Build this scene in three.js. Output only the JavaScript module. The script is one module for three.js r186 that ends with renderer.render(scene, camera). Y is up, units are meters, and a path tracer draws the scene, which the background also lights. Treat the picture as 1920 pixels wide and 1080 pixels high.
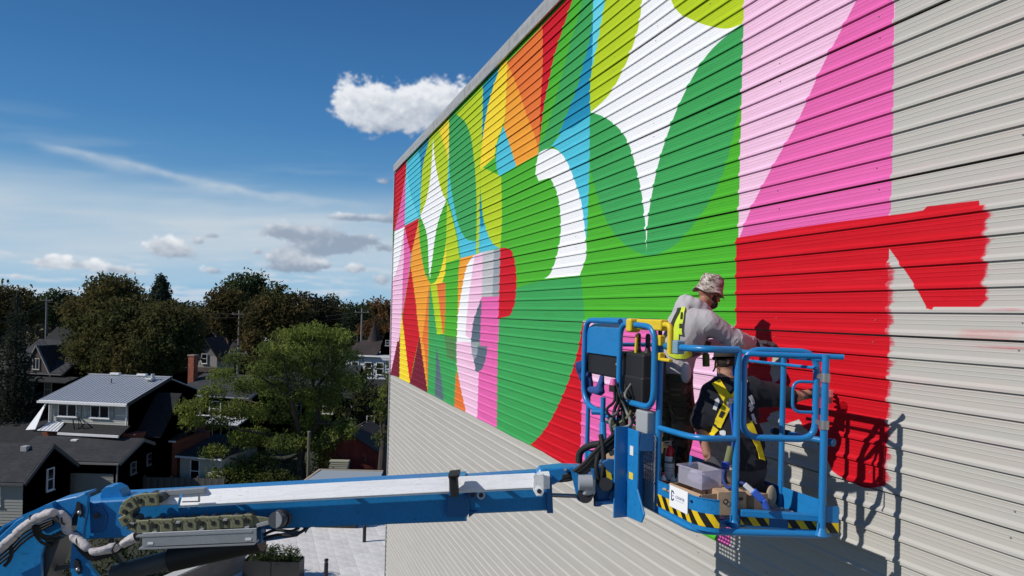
import * as THREE from 'three';
import { mergeGeometries, toCreasedNormals } from 'three/addons/utils/BufferGeometryUtils.js';
import { RoundedBoxGeometry } from 'three/addons/geometries/RoundedBoxGeometry.js';
import { ConvexGeometry } from 'three/addons/geometries/ConvexGeometry.js';

// ---------------------------------------------------------------- camera, sky, sun, exposure
const scene = new THREE.Scene();
const EYE = 12, AWAY = 4.3, FOCAL = 1300, YAW = Math.atan(468 / FOCAL), ROLL = 0.0245;
const fw = new THREE.Vector3(-Math.cos(YAW), 0, -Math.sin(YAW));      // level view direction, along the wall
const rt = new THREE.Vector3(Math.sin(YAW), 0, -Math.cos(YAW));
const eye = new THREE.Vector3(0, EYE, AWAY);
const camera = new THREE.PerspectiveCamera(2 * Math.atan(540 / FOCAL) * 180 / Math.PI, 1920 / 1080, 0.1, 6000);
camera.position.copy(eye);
camera.up.set(0, Math.cos(ROLL), 0).addScaledVector(rt, -Math.sin(ROLL));
camera.lookAt(eye.clone().add(fw));
camera.setViewOffset(1920, 1080, 0, -49, 1920, 1080);
camera.updateProjectionMatrix();
const renderer = new THREE.WebGLRenderer({ antialias: true });
renderer.setSize(1024, 576);
renderer.toneMapping = THREE.LinearToneMapping;
renderer.toneMappingExposure = 1;
renderer.shadowMap.enabled = true;

const toSun = new THREE.Vector3(0.0, 0.75, 1).normalize();
const sun = new THREE.DirectionalLight(new THREE.Color().setRGB(1, 0.955, 0.89), 3.7);
sun.position.set(-5, 10, 2).addScaledVector(toSun, 120); sun.target.position.set(-5, 10, 2);
sun.castShadow = true; sun.shadow.mapSize.set(4096, 4096); sun.shadow.radius = 1;
Object.assign(sun.shadow.camera, { left: -80, right: 80, top: 60, bottom: -60, near: 1, far: 300 });
scene.add(sun, sun.target);

// world point seen at a pixel of the 1920 px wide picture, at a depth along the level view axis (used to survey the place)
function at(px, py, dep) {
  const x = (px - 960) / FOCAL, y = -(py - 589) / FOCAL, c = Math.cos(ROLL), s = Math.sin(ROLL);
  return eye.clone().addScaledVector(fw, dep).addScaledVector(rt, (x * c - y * s) * dep).add(new THREE.Vector3(0, (x * s + y * c) * dep, 0));
}
// where that line of sight meets a height
function onLevel(px, py, h) {
  const p = at(px, py, 1).sub(eye);
  return eye.clone().addScaledVector(p, (h - EYE) / p.y);
}
const view = (right, height, ahead) => new THREE.Vector3(0, height, AWAY).addScaledVector(rt, right).addScaledVector(fw, ahead);
const FACING = Math.atan2(Math.cos(YAW), Math.sin(YAW));               // turn that lines a thing's x up with rt and its z with the viewer

// ---------------------------------------------------------------- noise
function rng(seed) { let a = seed >>> 0; return () => { a = (a + 0x6D2B79F5) | 0; let t = Math.imul(a ^ (a >>> 15), 1 | a); t = (t + Math.imul(t ^ (t >>> 7), 61 | t)) ^ t; return ((t ^ (t >>> 14)) >>> 0) / 4294967296; }; }
const hash = new Float32Array(4096); { const r = rng(77); for (let i = 0; i < 4096; i++) hash[i] = r(); }
function noise3(x, y, z) {
  const xi = Math.floor(x), yi = Math.floor(y), zi = Math.floor(z); let u = x - xi, v = y - yi, w = z - zi;
  u = u * u * (3 - 2 * u); v = v * v * (3 - 2 * v); w = w * w * (3 - 2 * w);
  const h = (i, j, k) => hash[(Math.imul(i, 1619) + Math.imul(j, 31337) + Math.imul(k, 6971) ^ (Math.imul(i, 37) + Math.imul(j, 17) >> 3)) & 4095];
  const a = h(xi, yi, zi) + u * (h(xi + 1, yi, zi) - h(xi, yi, zi)), b = h(xi, yi + 1, zi) + u * (h(xi + 1, yi + 1, zi) - h(xi, yi + 1, zi));
  const c = h(xi, yi, zi + 1) + u * (h(xi + 1, yi, zi + 1) - h(xi, yi, zi + 1)), d = h(xi, yi + 1, zi + 1) + u * (h(xi + 1, yi + 1, zi + 1) - h(xi, yi + 1, zi + 1));
  const e = a + v * (b - a), f = c + v * (d - c);
  return e + w * (f - e);
}
function fbm(x, y, z, n) { let s = 0, a = 0.5, t = 0; for (let i = 0; i < n; i++) { s += a * noise3(x, y, z); t += a; a *= 0.5; x = x * 2.03 + 7.1; y = y * 2.03 + 3.7; z = z * 2.03 + 1.3; } return s / t; }
const clamp = (x, a = 0, b = 1) => Math.min(b, Math.max(a, x));
const sstep = (a, b, x) => { const t = clamp((x - a) / (b - a)); return t * t * (3 - 2 * t); };
const lin = c => c <= 10.31 ? c / 3294.6 : Math.pow((c / 255 + 0.055) / 1.055, 2.4);
const RGB = (r, g, b) => [lin(r), lin(g), lin(b)];

// ---------------------------------------------------------------- sky
{
  const W = 4096, H = 2048, data = new Float32Array(W * H * 4);
  const deg = (px, py) => { const p = at(px, py, 1).sub(eye); return [Math.atan2(p.dot(rt), p.dot(fw)) * 57.29578, Math.asin(p.y / p.length()) * 57.29578]; };
  const ramp = [[-90, RGB(60, 62, 58)], [-3, RGB(95, 105, 105)], [-0.5, RGB(150, 185, 214)], [1.5, RGB(146, 190, 220)], [4.2, RGB(160, 193, 218)], [7.4, RGB(142, 180, 210)], [10.5, RGB(92, 146, 194)], [14, RGB(72, 129, 184)], [18, RGB(62, 116, 172)], [25, RGB(50, 96, 150)], [45, RGB(33, 76, 134)], [90, RGB(24, 58, 112)]];
  const base = el => { let i = 1; while (el > ramp[i][0] && i < ramp.length - 1) i++; const [a, A] = ramp[i - 1], [b, B] = ramp[i], t = clamp((el - a) / (b - a)); return A.map((v, k) => v + (B[k] - v) * t); };
  // heaps of cumulus by where they stand: pixel surveyed, half width, half height, greyness
  const heaps = [[652, 190, 36, 33, 0], [690, 205, 48, 40, 0], [735, 208, 46, 38, 0], [792, 184, 34, 32, 0], [838, 190, 46, 34, 0], [905, 205, 60, 40, 0], [785, 222, 110, 30, .15], [700, 235, 40, 18, .2],
    [302, 462, 38, 23, .1], [325, 472, 42, 16, .45], [372, 452, 14, 8, .5], [398, 442, 18, 8, .5],
    [520, 434, 36, 15, .6], [575, 442, 60, 22, .75], [640, 455, 62, 22, .75], [684, 452, 30, 10, .7], [600, 470, 60, 12, .9],
    [520, 482, 28, 18, .45], [560, 490, 46, 22, .4], [545, 504, 56, 10, .8], [604, 498, 20, 8, .5], [482, 472, 10, 6, .6],
    [80, 494, 44, 10, .15], [100, 486, 28, 13, .1], [160, 496, 50, 12, .2], [218, 508, 50, 9, .4], [30, 518, 14, 6, .2],
    [690, 410, 70, 8, .7], [650, 408, 30, 6, .7], [668, 504, 28, 11, .45], [715, 524, 22, 13, .5], [722, 466, 18, 9, .6], [400, 508, 22, 9, .5], [720, 340, 18, 9, .55], [738, 404, 16, 18, .8],
    [1100, 430, 90, 26, .5], [1320, 470, 70, 20, .4], [1500, 300, 110, 40, .1]].map(([x, y, w, h, g]) => { const [a, e] = deg(x, y), k = 57.3 / FOCAL * Math.cos(a / 57.3); return [a, e, w * k * Math.cos(a / 57.3), h * k, g]; });
  { const r = rng(5); for (let i = 0; i < 90; i++) { const a = 50 + r() * 260, e = 2 + r() * r() * 26, s = 1 + r() * 2.5; heaps.push([a > 180 ? a - 360 : a, e, s * (1.2 + r()), s * (.35 + .3 * r()), r() * .7]); } }
  const trail = [[40, 262], [110, 276], [200, 297], [300, 322], [400, 346], [500, 366], [600, 374], [760, 392]].map(p => deg(...p));
  const cells = new Map();
  for (const h of heaps) for (let a = Math.floor((h[0] - h[2] * 1.7) / 4); a <= Math.floor((h[0] + h[2] * 1.7) / 4); a++) { const k = (a + 90) % 90; if (!cells.has(k)) cells.set(k, []); cells.get(k).push(h); }
  const white = RGB(243, 245, 248), grey = RGB(140, 154, 174), veil = RGB(198, 210, 220);
  for (let j = 0; j < H; j++) {
    const el = ((j + 0.5) / H - 0.5) * 180, b0 = base(el);
    for (let i = 0; i < W; i++) {
      const o = (j * W + i) * 4; data[o + 3] = 1;
      let c0 = b0[0], c1 = b0[1], c2 = b0[2];
      if (el > -2 && el < 70) {
        const th = ((i + 0.5) / W - 0.5) * 2 * Math.PI, dx = Math.cos(th), dz = Math.sin(th);
        const az = Math.atan2(dx * rt.x + dz * rt.z, dx * fw.x + dz * fw.z) * 57.29578;
        // thin high veil and streaks
        if (el < 30) {
          const st = fbm(az * .09 + el * .35 + 3, el * 0.9 - az * .12, 2.2, 5);
          let v = sstep(10.4 + .8 * Math.sin(az * .11 + 1), 6.2, el) * sstep(-.5, 4.5, el) * (.42 + 1.05 * (st - .33)) + sstep(.5, .75, st) * .1 * sstep(14.5, 11, el);
          v *= 1 - .35 * sstep(4.5, 1.5, el);
          for (let q = 0; q < trail.length - 1; q++) {
            const [ax, ay] = trail[q], [bx, by] = trail[q + 1]; if (az < ax || az > bx) continue;
            const t = (az - ax) / (bx - ax), yc = ay + (by - ay) * t + (fbm(az * .5, 4, 9, 3) - .5) * .35, d = el - yc, wd = .42 + .12 * Math.sin(az);
            const ends = sstep(trail[0][0], trail[1][0] + 1, az) * sstep(trail[7][0], trail[5][0], az);
            v += ends * (.5 * Math.exp(-(d * d) / (d > 0 ? wd * wd * .35 : wd * wd * 1.2)) * (.45 + .9 * fbm(az * 1.2 + el * 2, el * 2.5 - az * .6, 4, 4)) + .16 * Math.exp(-Math.pow((d + .9) / 1.2, 2)) * sstep(.35, .65, st));
          }
          v = clamp(v, 0, .92);
          c0 += (veil[0] - c0) * v; c1 += (veil[1] - c1) * v; c2 += (veil[2] - c2) * v;
          // low bands of far cloud
          const lb = sstep(.5, .68, fbm(az * .35, el * 2.6 + az * .04, 7.7, 5)) * sstep(4.4, 2.6, el) * sstep(-.5, .6, el) * .5;
          c0 += (white[0] * .8 - c0) * lb; c1 += (white[1] * .8 - c1) * lb; c2 += (white[2] * .82 - c2) * lb;
        }
        const list = cells.get((Math.floor(az / 4) + 90) % 90);
        if (list && el < 36) {
          let f = 0, up = 0, g = 0, gs = 0, left = 0;
          for (const h of list) {
            const ex = (az - h[0]) / h[2], ey = (el - h[1]) / (h[3] * (el < h[1] ? .72 : 1)), q = ex * ex + ey * ey;
            if (q > 4) continue;
            const w = Math.exp(-q * 1.1); f += w; g += w * h[4]; gs += w; up += w * ey; left -= w * ex;
          }
          if (f > .03) {
            const sc = .55, n = fbm(az * sc * 1.7, el * sc * 2.4, 1.7, 6), n2 = fbm(az * 1.9 + 9, el * 2.5, 6.1, 4), n3 = fbm(az * 4.2, el * 5.5 + 3, 2.2, 4);
            const d = f - .36 + (n - .5) * 1.15 + (n2 - .5) * .5 + (n3 - .5) * .5, a = sstep(-.05, .46, d);
            if (a > 0) {
              const gg = gs ? g / gs : 0, light = clamp(.74 + .34 * up / gs + .16 * left / gs - gg * .95 + (n - .5) * .95 + (n2 - .5) * .5 + (n3 - .5) * .3 - .12 * sstep(.5, 1.3, d));
              const k = a * (.92 - .18 * gg);
              c0 += (grey[0] + (white[0] - grey[0]) * light - c0) * k; c1 += (grey[1] + (white[1] - grey[1]) * light - c1) * k; c2 += (grey[2] + (white[2] - grey[2]) * light - c2) * k;
            }
          }
        }
      }
      data[o] = c0; data[o + 1] = c1; data[o + 2] = c2;
    }
  }
  const t = new THREE.DataTexture(data, W, H, THREE.RGBAFormat, THREE.FloatType);
  t.mapping = THREE.EquirectangularReflectionMapping; t.magFilter = t.minFilter = THREE.LinearFilter; t.needsUpdate = true;
  scene.background = t; scene.environment = t;
}

// ---------------------------------------------------------------- naming, shapes
const used = new Map();
function numbered(n) { const k = used.get(n) || 0; used.set(n, k + 1); return k ? n + '_' + String(k).padStart(3, '0') : n; }
function shade(o) { o.traverse(m => { if (m.isMesh) { m.castShadow = true; m.receiveShadow = true; } }); return o; }
function tag(o, label, category, group) { o.userData.label = label; if (category) o.userData.category = category; if (group) o.userData.group = group; return o; }
function thing(name, label, category, pos = new THREE.Vector3(), turn = 0, group) {
  const o = new THREE.Group(); o.name = numbered(name); o.position.copy(pos); o.rotation.y = turn; scene.add(o); return tag(o, label, category, group);
}
function merged(list) {
  list = list.flat(9);
  if (list.length === 1) return list[0];
  return mergeGeometries(list.map(g => { const h = g.index ? g.toNonIndexed() : g.clone(); for (const k of Object.keys(h.attributes)) if (!['position', 'normal', 'uv'].includes(k)) h.deleteAttribute(k); if (!h.attributes.normal) h.computeVertexNormals(); if (!h.attributes.uv) h.setAttribute('uv', new THREE.BufferAttribute(new Float32Array(h.attributes.position.count * 2), 2)); return h; }));
}
function part(name, geo, mat, parent) {
  const m = new THREE.Mesh(Array.isArray(geo) ? merged(geo) : geo, mat); m.castShadow = m.receiveShadow = true;
  if (parent) { m.name = name; parent.add(m); } else { m.name = numbered(name); scene.add(m); }
  return m;
}
function structure(name, geo, mat) { const m = part(name, geo, mat); m.userData.kind = 'structure'; return m; }
const v3 = (x, y, z) => new THREE.Vector3(x, y, z);
const box = (w, h, d, x = 0, y = 0, z = 0) => new THREE.BoxGeometry(w, h, d).translate(x, y, z);
const rbox = (w, h, d, r, x = 0, y = 0, z = 0, seg = 2) => new RoundedBoxGeometry(w, h, d, seg, r).translate(x, y, z);
class Poly extends THREE.Curve {                                        // even walk along a list of points
  constructor(p, closed) { super(); this.p = closed ? [...p, p[0]] : p; this.d = [0]; for (let i = 1; i < this.p.length; i++) this.d.push(this.d[i - 1] + this.p[i].distanceTo(this.p[i - 1])); }
  getPoint(t, out = new THREE.Vector3()) { const D = t * this.d.at(-1); let i = 1; while (i < this.d.length - 1 && this.d[i] < D) i++; return out.copy(this.p[i - 1]).lerp(this.p[i], clamp((D - this.d[i - 1]) / Math.max(1e-9, this.d[i] - this.d[i - 1]))); }
}
function rounded(p, r, closed) {                                        // corners of a bent tube
  const out = [], n = p.length;
  for (let i = 0; i < n; i++) {
    if (!closed && (i === 0 || i === n - 1)) { out.push(p[i]); continue; }
    const a = p[(i + n - 1) % n], b = p[i], c = p[(i + 1) % n], ra = Math.min(r, a.distanceTo(b) * .49), rc = Math.min(r, c.distanceTo(b) * .49);
    const s = b.clone().lerp(a, ra / a.distanceTo(b)), e = b.clone().lerp(c, rc / c.distanceTo(b));
    for (let k = 0; k <= 6; k++) { const t = k / 6; out.push(s.clone().multiplyScalar((1 - t) ** 2).addScaledVector(b, 2 * t * (1 - t)).addScaledVector(e, t * t)); }
  }
  return out;
}
function pipe(p, r, bend = 0.06, closed = false, sides = 10) {
  const q = bend ? rounded(p, bend, closed) : p, c = new Poly(q, closed);
  const g = new THREE.TubeGeometry(c, Math.max(2, Math.min(90, q.length * 2 + Math.round(c.d.at(-1) / .25))), r, sides, closed);
  if (closed) return g;
  const caps = [[q[0], q[1]], [q.at(-1), q.at(-2)]].map(([a, b]) => new THREE.CircleGeometry(r, sides).applyQuaternion(new THREE.Quaternion().setFromUnitVectors(v3(0, 0, 1), a.clone().sub(b).normalize())).translate(a.x, a.y, a.z));
  return [g, ...caps];
}
const cable = (p, r, sides = 7) => new THREE.TubeGeometry(new THREE.CatmullRomCurve3(p), Math.max(8, p.length * 7), r, sides);
function frameOf(x, up) { const X = x.clone().normalize(), Z = X.clone().cross(up).normalize(), Y = Z.clone().cross(X); return new THREE.Matrix4().makeBasis(X, Y, Z); }
function bar(a, b, h, w, up = v3(0, 1, 0), r = 0) {                      // squared beam from a to b
  const L = a.distanceTo(b), g = r ? new RoundedBoxGeometry(L, h, w, 2, r) : new THREE.BoxGeometry(L, h, w);
  const m = frameOf(b.clone().sub(a), up).setPosition(a.clone().add(b).multiplyScalar(.5)); return g.applyMatrix4(m);
}
function rod(a, b, r, sides = 16, r2 = r) { const L = a.distanceTo(b); return new THREE.CylinderGeometry(r2, r, L, sides).applyQuaternion(new THREE.Quaternion().setFromUnitVectors(v3(0, 1, 0), b.clone().sub(a).normalize())).translate((a.x + b.x) / 2, (a.y + b.y) / 2, (a.z + b.z) / 2); }
function slab(pts, t, n, bevel = 0.004) {                                // flat plate through points, thickness t along n (centred)
  n = n.clone().normalize(); const o = pts[0], X = pts[1].clone().sub(o); X.addScaledVector(n, -X.dot(n)).normalize(); const Y = n.clone().cross(X);
  const s = new THREE.Shape(pts.map(p => { const d = p.clone().sub(o); return new THREE.Vector2(d.dot(X), d.dot(Y)); }));
  const g = new THREE.ExtrudeGeometry(s, { depth: t - 2 * bevel, bevelEnabled: bevel > 0, bevelSize: bevel, bevelOffset: -bevel, bevelThickness: bevel, bevelSegments: 1, curveSegments: 8 });
  g.translate(0, 0, -t / 2 + bevel); return g.applyMatrix4(new THREE.Matrix4().makeBasis(X, Y, n).setPosition(o));
}

// ---------------------------------------------------------------- materials
function grain(seed, w, h, fn) {                                         // small repeating greyscale or colour map from a function of tileable noise
  const d = new Uint8Array(w * h * 4);
  const tn = (x, y, f) => { const a = x / w * f, b = y / h * f, m = (i) => ((i % f) + f) % f, xi = Math.floor(a), yi = Math.floor(b); let u = a - xi, v = b - yi; u = u * u * (3 - 2 * u); v = v * v * (3 - 2 * v); const H = (i, j) => hash[(m(i) * 131 + m(j) * 977 + seed * 57) & 4095]; return (H(xi, yi) * (1 - u) + H(xi + 1, yi) * u) * (1 - v) + (H(xi, yi + 1) * (1 - u) + H(xi + 1, yi + 1) * u) * v; };
  for (let y = 0; y < h; y++) for (let x = 0; x < w; x++) { const c = fn(x, y, tn); const o = (y * w + x) * 4; for (let k = 0; k < 3; k++) d[o + k] = clamp(Array.isArray(c) ? c[k] : c) * 255; d[o + 3] = 255; }
  const t = new THREE.DataTexture(d, w, h); t.wrapS = t.wrapT = THREE.RepeatWrapping; t.magFilter = THREE.LinearFilter; t.minFilter = THREE.LinearMipmapLinearFilter; t.generateMipmaps = true; t.needsUpdate = true; return t;
}
const mottle = grain(1, 256, 256, (x, y, n) => .62 + .5 * (n(x, y, 5) * .4 + n(x, y, 17) * .3 + n(x, y, 60) * .3 - .5) + .2);
const fine = grain(2, 256, 256, (x, y, n) => n(x, y, 128) * .6 + n(x, y, 64) * .4);
const soft = grain(6, 256, 256, (x, y, n) => .9 + .16 * (n(x, y, 7) * .5 + n(x, y, 23) * .3 + n(x, y, 60) * .2 - .3) - .02);
const streaky = grain(3, 256, 256, (x, y, n) => .75 + .35 * (n(x, y * .06, 64) * .5 + n(x, y, 12) * .5 - .5));
for (const t of [mottle]) t.colorSpace = THREE.NoColorSpace;
const mat = (c, rough = .7, o = {}) => { const m = new THREE.MeshStandardMaterial({ roughness: rough, ...o }); if (Array.isArray(c)) m.color.setRGB(...c); else m.color.set(c); return m; };
const rough = (t, m) => { m.roughnessMap = t; return m; };
const bump = (m, t, s, rx = 1, ry = rx) => { const c = t.clone(); c.repeat.set(rx, ry); c.needsUpdate = true; m.bumpMap = c; m.bumpScale = s; return m; };
const tint = (m, t, rx = 1, ry = rx) => { const c = t.clone(); c.repeat.set(rx, ry); c.needsUpdate = true; m.map = c; return m; };

// ---------------------------------------------------------------- the painted wall
const RIB = 0.1625, PANEL = RIB * 7, WALL_L = -24.42, WALL_R = 7, TOP = EYE + 4.93, SPLIT = -10.4;
const INK = { leaf: [.07, .42, .024], green: [.045, .345, .09], lime: [.45, .6, .012], yellow: [.87, .66, .03], orange: [.83, .34, .028], dorange: [.74, .17, .03], red: [.57, .004, .014], dred: [.17, .009, .025], pink: [.74, .13, .4], lpink: [.84, .52, .7], cyan: [.075, .51, .66], lcyan: [.13, .62, .75], dcyan: [.025, .26, .42], blue: [.012, .26, .44], white: [.86, .87, .9], lgrey: [.5, .5, .53], grey: [.3, .33, .37], slate: [.1, .14, .18], moss: [.085, .23, .07], clad: [.475, .455, .42] };
const css = (c, a = 1) => '#' + new THREE.Color().setRGB(...c).getHexString() + (a < 1 ? Math.round(a * 255).toString(16).padStart(2, '0') : '');
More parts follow.
